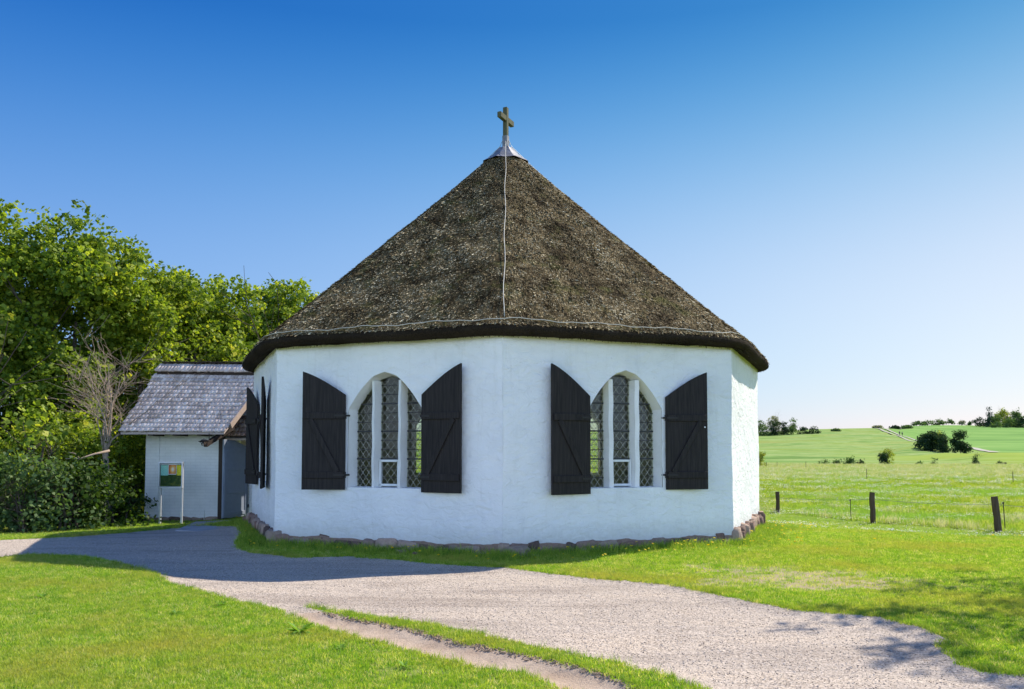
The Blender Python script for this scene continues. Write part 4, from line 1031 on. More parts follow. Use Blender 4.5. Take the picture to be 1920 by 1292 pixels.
make_tree('maple_tree', x, y, z, 1.25, 'low bright maple sapling hanging over the gravel, left of the bare shrub', 'tree', ML_maple, 42, grp, size=.13, nper=14, dens=6, low=.2, lobes=True, spread=.34, trunk_r=.08, ncl=9)
# upright shoots on the right-hand maple
# dense shade row behind and undergrowth below
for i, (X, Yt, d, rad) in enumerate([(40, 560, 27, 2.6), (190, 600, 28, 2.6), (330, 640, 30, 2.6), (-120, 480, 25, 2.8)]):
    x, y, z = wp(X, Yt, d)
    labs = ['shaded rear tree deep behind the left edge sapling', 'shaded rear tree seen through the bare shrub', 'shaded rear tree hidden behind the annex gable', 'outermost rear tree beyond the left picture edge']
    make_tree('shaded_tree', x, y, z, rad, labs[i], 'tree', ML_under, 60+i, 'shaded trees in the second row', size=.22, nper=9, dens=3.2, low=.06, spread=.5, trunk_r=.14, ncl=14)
under = [(-40, 850, 15.9, 1.2, 'undergrowth bush at the left picture edge'), (45, 870, 16.3, 1.2, 'undergrowth bush under the bright maple sapling'), (110, 860, 16.9, 1.1, 'low dark bush between the sapling and the bare shrub'),
         (150, 880, 17.3, .95, 'dark bush just before the foot of the bare shrub'), (222, 905, 19.6, .55, 'dark bush against the left corner of the annex'), (215, 780, 21.5, 1.5, 'tall leafy bush behind the others left of the annex'), (20, 770, 19.0, 1.6, 'tall leafy bush behind the others near the left picture edge'), (110, 780, 20, 1.6, 'tall leafy bush in the gap left of the bare shrub')]
for i, (X, Yt, d, rad, lab) in enumerate([(a_[0], a_[1], a_[2], a_[3], a_[4]) for a_ in under]):
    x, y, z = wp(X, Yt, d); gz = h1(x, y)
    root = tag(empty('undergrowth_bush', (x, y, gz)), lab, 'bush', 'bushes under the maples')
    tb = MB(); r_ = random.Random(i)
    for s_ in range(4): branch_tree(tb, (x+r_.uniform(-.18, .18), y+r_.uniform(-.15, .15), gz-.05), (z-gz)*.7, .035, 2, .6, i*9+s_, 5, .15, (3, 4), .12, .006)
    t_ = tb.build('stems', M_bark, None, smooth=True); t_.parent = root; t_.matrix_parent_inverse = Matrix.Translation(-Vector(root.location))
    H = z-gz; bl = [(x+r_.uniform(-.7, .7)*rad, y+r_.uniform(-.1, .9)*rad, gz+H*r_.uniform(.0, .85), rad*.5, rad*.45, rad*.4) for _ in range(14)]
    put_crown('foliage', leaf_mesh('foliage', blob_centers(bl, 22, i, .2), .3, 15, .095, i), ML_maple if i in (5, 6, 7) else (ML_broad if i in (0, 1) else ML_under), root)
# bare shrub
x, y = wp(198, 990, 19.6)[:2]; gz = h1(x, y); root = tag(empty('bare_shrub', (x, y, gz)), 'leafless pale-twigged shrub left of the annex roof', 'shrub')
tb = MB(); tb.tube([(x+.05, y, gz-.1), (x+.02, y, gz+1.0), (x-.05, y, gz+1.9)], [.07, .06, .05], 7, cap=False)
for s_ in range(8):
    t0 = Vector((x-.05+.05*math.sin(s_*2.1), y, gz+1.35+.1*s_))
    branch_tree(tb, t0, 1.75+.15*(s_ % 3), .024, 2, .62, 300+s_, 5, .08, (5, 7), .19, .0052)
o = tb.build('branches', M_deadwood, None, smooth=True); o.parent = root; o.matrix_parent_inverse = Matrix.Translation(-Vector(root.location))
# a long dead limb reaching towards the annex
tb = MB(); P = [wp(205, 845, 18.6), wp(175, 852, 18.3), wp(150, 860, 18.1), wp(122, 860, 17.9)]
tb.tube(P, [.03, .024, .016, .006], 6); tb.tube([P[2], wp(140, 850, 18.0), wp(128, 848, 17.9)], [.012, .009, .004], 5)
o = tb.build('broken_limb', M_deadwood, None, smooth=True); o.parent = root; o.matrix_parent_inverse = Matrix.Translation(-Vector(root.location))

# ---- tree beyond the right picture edge whose shade falls on the path
TX, TY = 9.9, 10.9; gz = h1(TX, TY)
root = tag(empty('young_tree', (TX, TY, gz)), 'thinly leaved young tree standing beyond the right picture edge by the path', 'tree')
tb = MB(); tips = branch_tree(tb, (TX, TY, gz-.1), 5.6, .10, 3, .5, 77, 7, .4, (5, 6), .10, .008)
o = tb.build('trunk', M_bark, None, smooth=True); o.parent = root; o.matrix_parent_inverse = Matrix.Translation(-Vector(root.location))
tips = [t for t in tips if t.x/t.y > .68]
put_crown('crown', leaf_mesh('crown', [tuple(t) for t in tips], .30, 26, .11, 5), ML_broad, root)

# ------------------------------------------------------------------ far right vegetation
def far_bush(name, X, Ybase, Ytop, depth, wpx, label, cat, mt, seed, group=None, leaf=None, trunk=False, kind=None, dens=None, shape='round', gz=None):
    x = (X-960)/F*depth; g = float(hz(np.array([x]), np.array([float(depth)]))[0]) if gz is None else gz
    px = depth/F; H = max((Ybase-Ytop)*px, .3); Wd = wpx*px
    top = zat(Ytop, depth); H = max(top-g, H*.5)
    root = tag(empty(name, (x, depth, g)), label, cat, group); r_ = random.Random(seed)
    tb = MB(); leaf = leaf or max(.10, px*1.5)
    th = H*(.5 if trunk else .55)
    branch_tree(tb, (x, depth, g-.2), H*.8, max(.03, H*.022), 2, .7, seed, 5, .3 if trunk else .1, (4, 5), .1, .01)
    t_ = tb.build('trunk', M_bark, None, smooth=True); t_.parent = root; t_.matrix_parent_inverse = Matrix.Translation(-Vector(root.location))
    bl = []; n = max(9, int(11*Wd/max(H, .1))); z0 = .40 if trunk else .08
    if shape == 'cone':
        for i in range(9):
            f = i/8; bl.append((x, depth, g+H*(.1+.86*f), Wd*.5*(1-f)+.1*Wd, Wd*.5*(1-f)+.1*Wd, H*.08))
    else:
        for i in range(min(n, 26)):
            u = r_.uniform(-1, 1); lim = math.sqrt(max(.05, 1-u*u)); hh = z0*r_.uniform(.6, 1)+(1-z0)*r_.uniform(.0, .8)*lim
            s_ = min(Wd, H)*r_.uniform(.2, .32)*(1.15 if trunk else 1)
            bl.append((x+u*(Wd/2-s_*.6), depth+r_.uniform(-.4, .4)*Wd*.6, g+min(H*hh, H-s_*.6), s_, s_, s_*.8))
        s_ = min(Wd, H)*.34; bl.append((x, depth, top-s_*.8, s_*1.1, s_*1.1, s_*.8))
    vol = sum(4.2*a[3]*a[4]*a[5] for a in bl); target = (Wd*H)/(leaf*leaf)*(5.0 if dens is None else dens)*1.8
    nper = 8; dd = target/nper/max(vol, 1e-6)
    cs = blob_centers(bl, dd, seed, .35)[:4500]; cs[:, 2] = np.maximum(cs[:, 2], g+leaf*.4)
    put_crown('crown', leaf_mesh('crown', cs, leaf*2.0, nper, leaf, seed), mt, root); return root
Fb = far_bush
Fb('hawthorn_tree', 1748, 836, 807, 208, 52, 'broad dark hawthorn clump on the hillside, left of the rounder one', 'tree', ML_hawthorn, 1, leaf=.34, dens=8)
Fb('hawthorn_tree', 1799, 848, 806, 194, 34, 'round dark hawthorn on the hillside right of the broad clump', 'tree', ML_hawthorn, 2, leaf=.34, dens=9)
Fb('hawthorn_tree', 1736, 836, 812, 212, 36, 'low dark hawthorn at the left end of the broad clump', 'tree', ML_hawthorn, 3, leaf=.34, dens=8)
Fb('hawthorn_tree', 1768, 846, 817, 203, 26, 'low dark hawthorn between the broad clump and the round one', 'tree', ML_hawthorn, 33, leaf=.34, dens=8)
Fb('yellow_shrub', 1758, 830, 806, 222, 40, 'yellow-green shrub top behind the broad hawthorn clump', 'shrub', ML_yellow, 4, leaf=.3, dens=3)
Fb('hawthorn_tree', 1656, 876, 848, 100, 26, 'small dark round hawthorn beyond the meadow edge', 'tree', ML_hawthorn, 5, leaf=.16, dens=8)
Fb('yellow_shrub', 1660, 872, 838, 103, 36, 'bright yellow shrub rising behind the small dark hawthorn', 'shrub', ML_yellow, 6, leaf=.15, dens=1.6)
Fb('yellow_shrub', 1426, 873, 846, 72, 22, 'yellowish leafy shrub beside the right corner of the chapel', 'shrub', ML_yellow, 7, leaf=.12, dens=4)
for i, (X, Yt, wd, lab) in enumerate([(1546, 862, 28, 'leftmost low bush of the row along the meadow edge'), (1570, 861, 30, 'second low bush of the row along the meadow edge'), (1592, 857, 26, 'tallest low bush of the row along the meadow edge'), (1612, 862, 22, 'low brownish bush just left of the small dark hawthorn'), (1722, 865, 22, 'small flat bush left of the thin bare sapling')]):
    Fb('low_bush', X, 878, Yt, 88, wd, lab, 'bush', ML_broad if i != 3 else ML_hawthorn, 10+i, 'low bushes along the meadow edge', leaf=.15, dens=7)
Fb('bare_sapling', 1750, 876, 854, 92, 18, 'thin nearly leafless sapling at the meadow edge', 'sapling', ML_broad, 17, leaf=.10, trunk=True, dens=.5)
Fb('dusky_bush', 1828, 876, 850, 92, 16, 'slim dusky bush between two far fence posts', 'bush', ML_hawthorn, 18, leaf=.12, trunk=True, dens=2.2)
Fb('dark_bush', 1872, 879, 864, 88, 22, 'dark bush beside the thickest far fence post', 'bush', ML_hawthorn, 19, leaf=.12)
Fb('dark_bush', 1914, 879, 869, 88, 10, 'small dark bush above the sheep at the right picture edge', 'bush', ML_hawthorn, 20, leaf=.12)
# hedge on the left crest
for i, (X, Yb, Yt, wd, lab, mt, tr, dn, nm) in enumerate([
 (1426, 812, 786, 16, 'green tree on the crest right beside the chapel wall', ML_broad, True, 3, 'crest_tree'),
 (1452, 812, 777, 26, 'pale nearly bare round tree on the left crest', ML_pale, True, 4, 'crest_tree'),
 (1487, 810, 784, 16, 'small dark green round tree on the left crest, right of the pale one', ML_broad, True, 4, 'crest_tree')]):
    Fb(nm, X, Yb, Yt, 350, wd, lab, 'tree', mt, 30+i, 'trees on the left crest', leaf=.5, trunk=tr, dens=dn)
for i, (X, Yt, wd, lab) in enumerate([(1432, 797, 26, 'hedge bush nearest the chapel wall on the left crest'), (1455, 789, 22, 'tall dark hedge bush under the pale round tree'), (1470, 790, 16, 'tall dark hedge bush right of the pale round tree'), (1484, 800, 20, 'hedge bush under the small round tree'), (1507, 800, 22, 'dark hedge bush right of the small round tree'), (1526, 799, 22, 'last tall dark bush of the crest hedge'), (1568, 804, 16, 'separate low bush right of the crest hedge')]):
    Fb('hedge_bush', X, 812, Yt, 345 if i < 6 else 365, wd, lab, 'bush', ML_hawthorn if i in (1,2,4,5) else ML_broad, 40+i, 'hedge on the left crest', leaf=.5)
# skyline of the far field
for i, (X, Yt, wd, d, lab, mt, tr, dn) in enumerate([
 (1645, 800, 12, 410, 'faint pale shrub on the skyline where the track crosses', ML_pale, False, 1.2),
 (1678, 799, 13, 415, 'tiny dark bush on the skyline right of the track', ML_hawthorn, False, 5),
 (1700, 798, 20, 470, 'low green hedge piece left of the skyline copse', ML_broad, False, 3),
 (1722, 789, 24, 560, 'pale green shrub at the left end of the skyline copse', ML_broad, False, 3),
 (1742, 786, 30, 565, 'widest green tree of the skyline copse', ML_broad, False, 4),
 (1763, 785, 22, 565, 'right-hand green tree of the skyline copse', ML_broad, False, 4),
 (1779, 785, 18, 565, 'loose feathery tree right of the skyline copse', ML_broad, True, 2.2),
 (1805, 789, 12, 565, 'small pale tree alone between the copse and the wood', ML_pale, True, 2.5),
 (1819, 791, 7, 565, 'tiny upright tree nearest the wood', ML_broad, False, 3)]):
    Fb('skyline_tree', X, 800, Yt, d, wd, lab, 'tree', mt, 50+i, 'trees on the skyline of the far field', leaf=.75, trunk=tr, dens=dn)
for i, (X, Yt, wd, d, lab, mt, shp) in enumerate([
 (1838, 782, 24, 535, 'dark low tree at the left end of the wood', ML_hawthorn, 'round'),
 (1856, 763, 13, 525, 'dark pointed fir in front of the wood', ML_conifer, 'cone'),
 (1866, 777, 26, 535, 'dark green tree just right of the pointed fir', ML_broad, 'round'),
 (1880, 767, 36, 550, 'bright yellow-green domed tree at the top of the wood', ML_yellow, 'round'),
 (1892, 783, 34, 520, 'grey-green tree at the front of the wood under the bright dome', ML_broad, 'round'),
 (1906, 768, 30, 545, 'tall green tree right of the bright dome', ML_broad, 'round'),
 (1918, 782, 24, 518, 'dark tree of the wood at the right picture edge', ML_hawthorn, 'round'),
 (1935, 770, 34, 545, 'green tree of the wood just past the right picture edge', ML_broad, 'round'),
 (1868, 792, 14, 512, 'small light bush at the foot of the fir', ML_broad, 'round')]):
    Fb('wood_tree', X, 803, Yt, d, wd*(1 if shp == 'cone' else 1.35), lab, 'tree', mt, 70+i, 'trees of the far wood', leaf=.75, dens=5, shape=shp)

# ------------------------------------------------------------------ fences
def post_mesh(parent, org, a, b, r, name='post', mt=None, n=9):
    m = MB(); a = Vector(a)-org; b = Vector(b)-org; k = 7; pts = [a.lerp(b, i/(k-1))+Vector((random.gauss(0, r*.07), random.gauss(0, r*.07), 0)) for i in range(k)]
    m.tube(pts, [r*random.uniform(.92, 1.06) for _ in pts], n); return m.build(name, mt or M_post, parent, smooth=False)
posts = [((1457.5, 922), (1459, 966), 28.0, .065), ((1634.5, 923), (1637, 984), 23.9, .075), ((1865, 931), (1873, 998), 21.3, .09)]
x0, y0 = wp(1635, 980, 23.9)[:2]
fence = tag(empty('wire_fence', (x0, y0, h1(x0, y0))), 'single wire fence on three weathered posts crossing the meadow right of the chapel', 'fence'); fo = Vector(fence.location)
wire = []
for (t, b, d, r) in posts:
    P1 = Vector(wp(*t, d)); P0 = Vector(wp(*b, d)); P0.z = min(P0.z, h1(P0.x, P0.y)-.15); post_mesh(fence, fo, P0, P1, r); wire.append((P1.x, P1.y, P1.z-.20))
for (X, Yt, Yb, d, lean) in ((1594, 936, 974, 24.9, 2), (1881, 941, 988, 21.6, 4)):
    P1 = Vector(wp(X, Yt, d)); P0 = Vector(wp(X+lean, Yb, d)); P0.z = h1(P0.x, P0.y)-.1
    m = MB(); m.tube([P0-fo, P1-fo], .011, 6); m.tube([P1-fo+Vector((0,0,-.05)), P1-fo+Vector((0,0,-.01))], .024, 6); m.build('stake', M_iron, fence)
ext0 = Vector(wire[0])+(Vector(wire[0])-Vector(wire[1]))*1.2; ext1 = Vector(wire[2])+(Vector(wire[2])-Vector(wire[1]))*1.0
P = [ext0-fo]+[Vector(q)-fo for q in wire]+[ext1-fo]; pts = []
for a, b in zip(P[:-1], P[1:]):
    for i in range(12): t = i/12; q = a.lerp(b, t); q.z -= .05*4*t*(1-t); pts.append(q)
pts.append(P[-1]); m = MB(); m.tube(pts, .006, 4); m.build('wire', M_wire, fence)
x0, y0 = wp(1790, 872, 84)[:2]; gg = float(hz(np.array([x0]), np.array([y0]))[0])
fence2 = tag(empty('post_fence', (x0, y0, gg)), 'far fence of short dark posts beyond the meadow edge', 'fence'); fo = Vector(fence2.location)
tops = []
for X, Yt, r in ((1673.5, 870, .10), (1734, 870, .09), (1789, 869.5, .09), (1835.5, 869, .10), (1885, 867, .12)):
    P1 = Vector(wp(X, Yt, 84)); P0 = P1.copy(); P0.z = float(hz(np.array([P1.x]), np.array([84.]))[0])-.2; post_mesh(fence2, fo, P0, P1, r); tops.append(P1-Vector((0,0,.12)))
m = MB(); m.bar(Vector(wp(1652, 873, 84))-fo, tops[0]-fo+Vector((0,0,-.05)), .06, .10); m.build('rail', M_post, fence2)
m = MB(); m.tube([t-fo for t in tops], .008, 4); m.build('wire', M_wire, fence2)
stk = [(1437, 866, 876, 70), (1457, 866, 878, 68), (1511, 865, 880, 66), (1625, 879, 896, 50), (1899, 884, 904, 46)]
P0 = wp(1511, 878, 66); fence3 = tag(empty('stake_fence', (P0[0], P0[1], h1(P0[0], P0[1]))), 'thin metal stakes of an electric fence scattered across the middle of the meadow', 'fence'); fo = Vector(fence3.location)
for X, Yt, Yb, d in stk:
    P1 = Vector(wp(X, Yt, d)); P0 = P1.copy(); P0.z = h1(P1.x, P1.y)-.1; m = MB(); m.tube([P0-fo, P1-fo], .018, 5); m.build('stake', M_iron, fence3)

# ------------------------------------------------------------------ sheep and walkers
M_wool = m_plain('cream_wool', (.62,.55,.45), .95, .05, .15, sc=12, bs=.8, bd=.03); M_face = m_plain('sheep_face', (.35,.30,.25), .9, .1)
def skin(name, joints, edges, mt, parent, sub=2):
    me = bpy.data.meshes.new(name); me.from_pydata([j[0] for j in joints], edges, []); me.update(); o = link(name, me, mt, parent)
    md = o.modifiers.new('skin', 'SKIN'); 
    for i, j in enumerate(joints): me.skin_vertices[0].data[i].radius = (j[1], j[1] if len(j) < 3 else j[2])
    me.skin_vertices[0].data[0].use_root = True; md.use_smooth_shade = True
    s_ = o.modifiers.new('sub', 'SUBSURF'); s_.levels = sub; s_.render_levels = sub; return o
def sheep(X, d, rz_, label):
    x = (X-960)/F*d; g = float(hz(np.array([x]), np.array([float(d)]))[0])
    root = tag(empty('sheep', (x, d, g), rz_), label, 'sheep', 'sheep at the meadow edge')
    J = [((0,0,.56), .24), ((.3,0,.57), .23), ((-.32,0,.56), .23), ((.48,0,.66), .13), ((.58,0,.80), .09), ((.72,0,.77), .055), ((-.52,0,.55), .05), ((-.56,0,.40), .03)]
    E = [(0,1),(0,2),(1,3),(3,4),(4,5),(2,6),(6,7)]
    for sx in (.3, -.34):
        for s_ in (-1, 1):
            n = len(J); J += [((sx, .12*s_, .42), .075), ((sx+(.03 if sx < 0 else -.01), .12*s_, .22), .038), ((sx-.01, .12*s_, .02), .03)]; E += [(1 if sx > 0 else 2, n), (n, n+1), (n+1, n+2)]
    for s_ in (-1, 1): J.append(((.56, .13*s_, .84), .03)); E.append((4, len(J)-1))
    skin('body', J, E, M_wool, root)
sheep(1903, 94, 1.4, 'cream sheep lying low behind the meadow edge, nearest the far fence post'); sheep(1920, 94, 1.7, 'cream sheep cut off by the right picture edge')
M_cloth = m_plain('dark_walking_clothes', (.03,.03,.05), .9, .1); M_skin = m_plain('skin_tone', (.5,.33,.25), .6, .3); M_hair = m_plain('brown_hair', (.05,.03,.02), .8)
def walker(X, d, rz_, label, s=1.0):
    x = (X-960)/F*d; g = float(hz(np.array([x]), np.array([float(d)]))[0])+.15
    root = tag(empty('person', (x, d, g), rz_), label, 'person'); root.scale = (s, s, s)
    J = [((0,0,.95), .13, .10), ((0,0,1.2), .13, .10), ((0,0,1.42), .15, .09), ((0,0,1.53), .055), ((0,.01,1.60), .085), ((0,.0,1.70), .09)]
    E = [(0,1),(1,2),(2,3),(3,4),(4,5)]
    for q in (-1, 1):
        n = len(J); J += [((.19*q,0,1.40), .055), ((.23*q, .04*q, 1.13), .043), ((.22*q, .14*q, .90), .034), ((.22*q, .17*q, .80), .03)]; E += [(2,n),(n,n+1),(n+1,n+2),(n+2,n+3)]
        n = len(J); J += [((.09*q, 0, .88), .085), ((.10*q, .12*q, .48), .058), ((.10*q, .20*q-.02, .08), .042), ((.10*q, .20*q+.14, .03), .035)]; E += [(0,n),(n,n+1),(n+1,n+2),(n+2,n+3)]
    b = skin('body', J, E, M_skin, root)
    Jc = [((0,0,.95), .15, .12), ((0,0,1.2), .15, .12), ((0,0,1.43), .17, .105)]; Ec = [(0,1),(1,2)]
    for q in (-1, 1):
        n = len(Jc); Jc += [((.19*q,0,1.40), .065), ((.23*q, .04*q, 1.13), .053), ((.22*q, .14*q, .92), .044)]; Ec += [(2,n),(n,n+1),(n+1,n+2)]
        n = len(Jc); Jc += [((.09*q, 0, .88), .10), ((.10*q, .12*q, .48), .07), ((.10*q, .20*q-.02, .12), .055)]; Ec += [(0,n),(n,n+1),(n+1,n+2)]
    skin('clothing', Jc, Ec, M_cloth, root)
    m = MB(); m.tube([(0,-.02,1.63), (0,-.02,1.72), (0,-.01,1.80)], [.095, .10, .05], 10); m.build('hair', M_hair, root, smooth=True)
walker(1686.5, 330, 2.6, 'dark-clothed walker on the white hill track, left of the pair'); walker(1691.5, 326, 2.7, 'dark-clothed walker on the white hill track, right of the pair', .95)

# ------------------------------------------------------------------ small stones and weeds
for i, (X, Y, s_, lab) in enumerate([(1356, 1008, (.16,.12,.10), 'dark broken stone lying at the right front corner of the chapel'), (1374, 1007, (.12,.10,.08), 'smaller reddish stone touching the dark corner stone'), (752, 1038, (.10,.07,.04), 'flat grey stone in the grass under the left front window'), (780, 1041, (.06,.05,.03), 'small pale stone right of the flat grey one')]):
    x, y = gp(X, Y, -.17); V = []; Fs = []; A = []; rock(V, Fs, A, (0,0,0), s_, i, 900+i); o = link('stone', np_mesh('stone', V, Fs, A), M_rock, smooth=True); o.location = (x, y, h1(x, y)+s_[2]*.5)
    tag(o, lab, 'stone', 'loose stones by the chapel')
M_weed = foliage('broad_weed_leaves', [(0, (.12,.26,.03)), (1, (.25,.42,.07))], .45)
for i, (X, Y, s_, lab) in enumerate([(562, 1186, .17, 'largest leafy weed rosette near the bend of the lawn edge'), (415, 1133, .10, 'leafy weed right on the lawn edge'), (80, 1118, .09, 'leafy weed rosette at the far left of the lawn'), (640, 1218, .08, 'small weed rosette below the largest one'), (330, 1150, .08, 'small weed rosette in the middle of the lawn'), (760, 1252, .09, 'weed rosette beside the dirt track')]):
    x, y = gp(X, Y, -.15); r_ = np.random.default_rng(i); V = []; Fs = []
    for k in range(22):
        a = r_.uniform(0, 6.28); ln = s_*r_.uniform(.5, 1.1); w_ = ln*.24; el = r_.uniform(.15, .9); d = np.array([math.cos(a)*math.cos(el), math.sin(a)*math.cos(el), math.sin(el)]); sd2 = np.array([-math.sin(a), math.cos(a), 0])
        p1 = d*ln*.5; p2 = d*ln+np.array([0,0,-.25*ln]); n = len(V); V += [np.zeros(3), p1+sd2*w_/2, p2, p1-sd2*w_/2]; Fs.append((n, n+1, n+2, n+3))
    o = link('weed_plant', np_mesh('weed', V, Fs, r_.uniform(0, 1, len(V))), M_weed); o.location = (x, y, h1(x, y)+.01); tag(o, lab, 'weed', 'leafy weeds in the front lawn')

# ------------------------------------------------------------------ grass (stuff): tufts instanced on scattered points
tcol = bpy.data.collections.new('tuft_templates')
def tuft(name, n, h, spread, w_, mt, seed, bend=.5, col=None, seg=2):
    r_ = np.random.default_rng(seed); V = []; Fs = []
    for i in range(n):
        a = r_.uniform(0, 6.28); rr_ = spread*math.sqrt(r_.uniform(0, 1)); b = np.array([math.cos(a)*rr_, math.sin(a)*rr_, -.01]); hh = h*r_.uniform(.5, 1.15); la = r_.uniform(0, 6.28); ln = r_.uniform(.1, bend)*hh
        dv = np.array([math.cos(la), math.sin(la), 0]); fa = r_.uniform(0, 3.14); s_ = np.array([math.cos(fa), math.sin(fa), 0])*w_*r_.uniform(.7, 1.2)/2
        mid = b+np.array([0,0,hh*.6])+dv*ln*.35; tip = b+np.array([0,0,hh])+dv*ln; k = len(V)
        V += [b-s_, b+s_, mid+s_*.8, mid-s_*.8, tip]; Fs += [(k,k+1,k+2,k+3)]
        Fs += [(k+3,k+2,k+4,k+4)]
    me = bpy.data.meshes.new(name); me.from_pydata([tuple(v) for v in V], [], [f if f[2] != f[3] else f[:3] for f in Fs]); me.materials.append(mt); me.update()
    o = bpy.data.objects.new(name, me); col.objects.link(o); return o
def scatter(name, pts, scl, mt_col, label, cat):
    n = len(pts); me = bpy.data.meshes.new(name); me.vertices.add(n); me.vertices.foreach_set('co', np.asarray(pts, np.float32).ravel())
    a = me.attributes.new('iscale', 'FLOAT', 'POINT'); a.data.foreach_set('value', np.asarray(scl, np.float32))
    rt = np.stack([rng.normal(0, .12, n), rng.normal(0, .12, n), rng.uniform(0, 6.28, n)], 1).astype(np.float32)
    a = me.attributes.new('irot', 'FLOAT_VECTOR', 'POINT'); a.data.foreach_set('vector', rt.ravel())
    me.update(); o = link(name, me); tag(o, label, cat, None, 'stuff')
    ng = bpy.data.node_groups.new(name, 'GeometryNodeTree'); ng.interface.new_socket('Geometry', in_out='INPUT', socket_type='NodeSocketGeometry'); ng.interface.new_socket('Geometry', in_out='OUTPUT', socket_type='NodeSocketGeometry')
    gi = ng.nodes.new('NodeGroupInput'); go = ng.nodes.new('NodeGroupOutput'); ip = ng.nodes.new('GeometryNodeInstanceOnPoints'); ci = ng.nodes.new('GeometryNodeCollectionInfo')
    ci.inputs['Collection'].default_value = mt_col; ci.inputs['Separate Children'].default_value = True; ci.inputs['Reset Children'].default_value = True
    ip.inputs['Pick Instance'].default_value = True
    s_ = ng.nodes.new('GeometryNodeInputNamedAttribute'); s_.data_type = 'FLOAT'; s_.inputs['Name'].default_value = 'iscale'
    r_ = ng.nodes.new('GeometryNodeInputNamedAttribute'); r_.data_type = 'FLOAT_VECTOR'; r_.inputs['Name'].default_value = 'irot'
    er = ng.nodes.new('FunctionNodeEulerToRotation'); ng.links.new(r_.outputs[0], er.inputs[0])
    ng.links.new(gi.outputs[0], ip.inputs['Points']); ng.links.new(ci.outputs[0], ip.inputs['Instance']); ng.links.new(er.outputs[0], ip.inputs['Rotation']); ng.links.new(s_.outputs[0], ip.inputs['Scale']); ng.links.new(ip.outputs[0], go.inputs[0])
    md = o.modifiers.new('scatter', 'NODES'); md.node_group = ng; return o
def newcol(n): return bpy.data.collections.new(n)
c_lawn, c_tall, c_mead, c_seed, c_daisy, c_dand, c_peb = [newcol(n) for n in ('lawn_tufts', 'tall_tufts', 'meadow_tufts', 'seed_tufts', 'daisies', 'dandelions', 'pebbles')]
for i in range(4): tuft('lawn_tuft', 18, .034, .06, .0045, MG_lawn, i, .9, c_lawn)
for i in range(3): tuft('tall_tuft', 14, .13, .07, .006, MG_tall, 10+i, .8, c_tall)
for i in range(3): tuft('meadow_tuft', 16, .17, .13, .011, MG_meadow, 20+i, .7, c_mead)
for i in range(3): tuft('seed_tuft', 14, .38, .22, .014, MG_seed, 30+i, .5, c_seed)
def flower(name, mt, r, h, col, n=7, clump=1, sp=.0, seed=0):
    V = []; Fs = []; r_ = np.random.default_rng(seed)
    for c in range(clump):
        ox, oy = r_.normal(0, sp+1e-6, 2); hh = h*r_.uniform(.6, 1.2); k = len(V); tx, ty = r_.normal(0, .3, 2)
        V += [(ox+r*math.cos(t), oy+r*math.sin(t), hh+r*(math.cos(t)*tx+math.sin(t)*ty)) for t in np.linspace(0, 6.283, n, endpoint=False)]+[(ox, oy, hh+r*.3)]
        Fs += [(k+i, k+(i+1) % n, k+n) for i in range(n)]
    me = bpy.data.meshes.new(name); me.from_pydata(V, [], Fs); me.materials.append(mt); o = bpy.data.objects.new(name, me); col.objects.link(o)
for i in range(2): flower('daisy_head', M_petal, .011, .05, c_daisy, 7, 5, .10, i)
for i in range(2): flower('dandelion_head', M_dandelion, .020, .13, c_dand, 8, 1, 0, 5+i)
M_pebble = m_plain('pebble_stone', (.40,.36,.34), .85, .3, .3, sc=3, bs=0)
def f_peb(nt, b):
    L(nt, ramp(nt, N(nt, 'ShaderNodeObjectInfo').outputs['Random'], [(0, (.20,.155,.12)), (.35, (.42,.345,.27)), (.8, (.55,.46,.37)), (1, (.72,.63,.53))]), b.inputs['Base Color'])
M_pebble = mat('pebble_stone', f_peb, .85, .3)
for i in range(3):
    V = []; Fs = []; A = []; rock(V, Fs, A, (0,0,.2), (1, .75, .55), 0, 700+i, 1); me = np_mesh('pebble', V, Fs); me.materials.append(M_pebble); o = bpy.data.objects.new('pebble', me); c_peb.objects.link(o)

def sample(n, X0, X1, y0, y1):            # random ground points inside the view wedge, uniform in area
    y = np.sqrt(rng.uniform(y0*y0, y1*y1, n)); c = rng.uniform(X0, X1, n); return (c-960)/F*y, y
def inside_chapel(x, y, m=0.0):
    r_ = np.zeros(x.shape)
    a = np.arctan2(x-CX, -(y-CY)); aa = (a+math.pi/8) % (math.pi/4)-math.pi/8
    return np.hypot(x-CX, y-CY) < (CR+m)*math.cos(math.pi/8)/np.cos(math.pi/8-np.abs(aa))
def finish(x, y, keep): x, y = x[keep], y[keep]; return np.stack([x, y, hz(x, y, True)], 1)
def is_annex(x, y): return (x > XL-.1) & (y > AY-.05) & (x < -3)
x, y = sample(370000, -420, 2330, 3.6, 19.5); cl, e, d = regions(x, y)
p = np.clip(1.15-(y-6)/22, .42, 1)*(1-.86*sstep(worn(x, y)*1.15))
k = (cl == 0) & (e > .0) & (rng.uniform(0, 1, len(x)) < p) & ~inside_chapel(x, y, .12) & ~is_annex(x, y) & ~((x < -7) & (y > 19))
P = finish(x, y, k); scatter('lawn_grass', P, rng.uniform(.65, 1.25, len(P))*(1+np.clip((P[:, 1]-9)/14, 0, .7)), c_lawn, 'short bright green mown lawn around the gravel', 'grass')
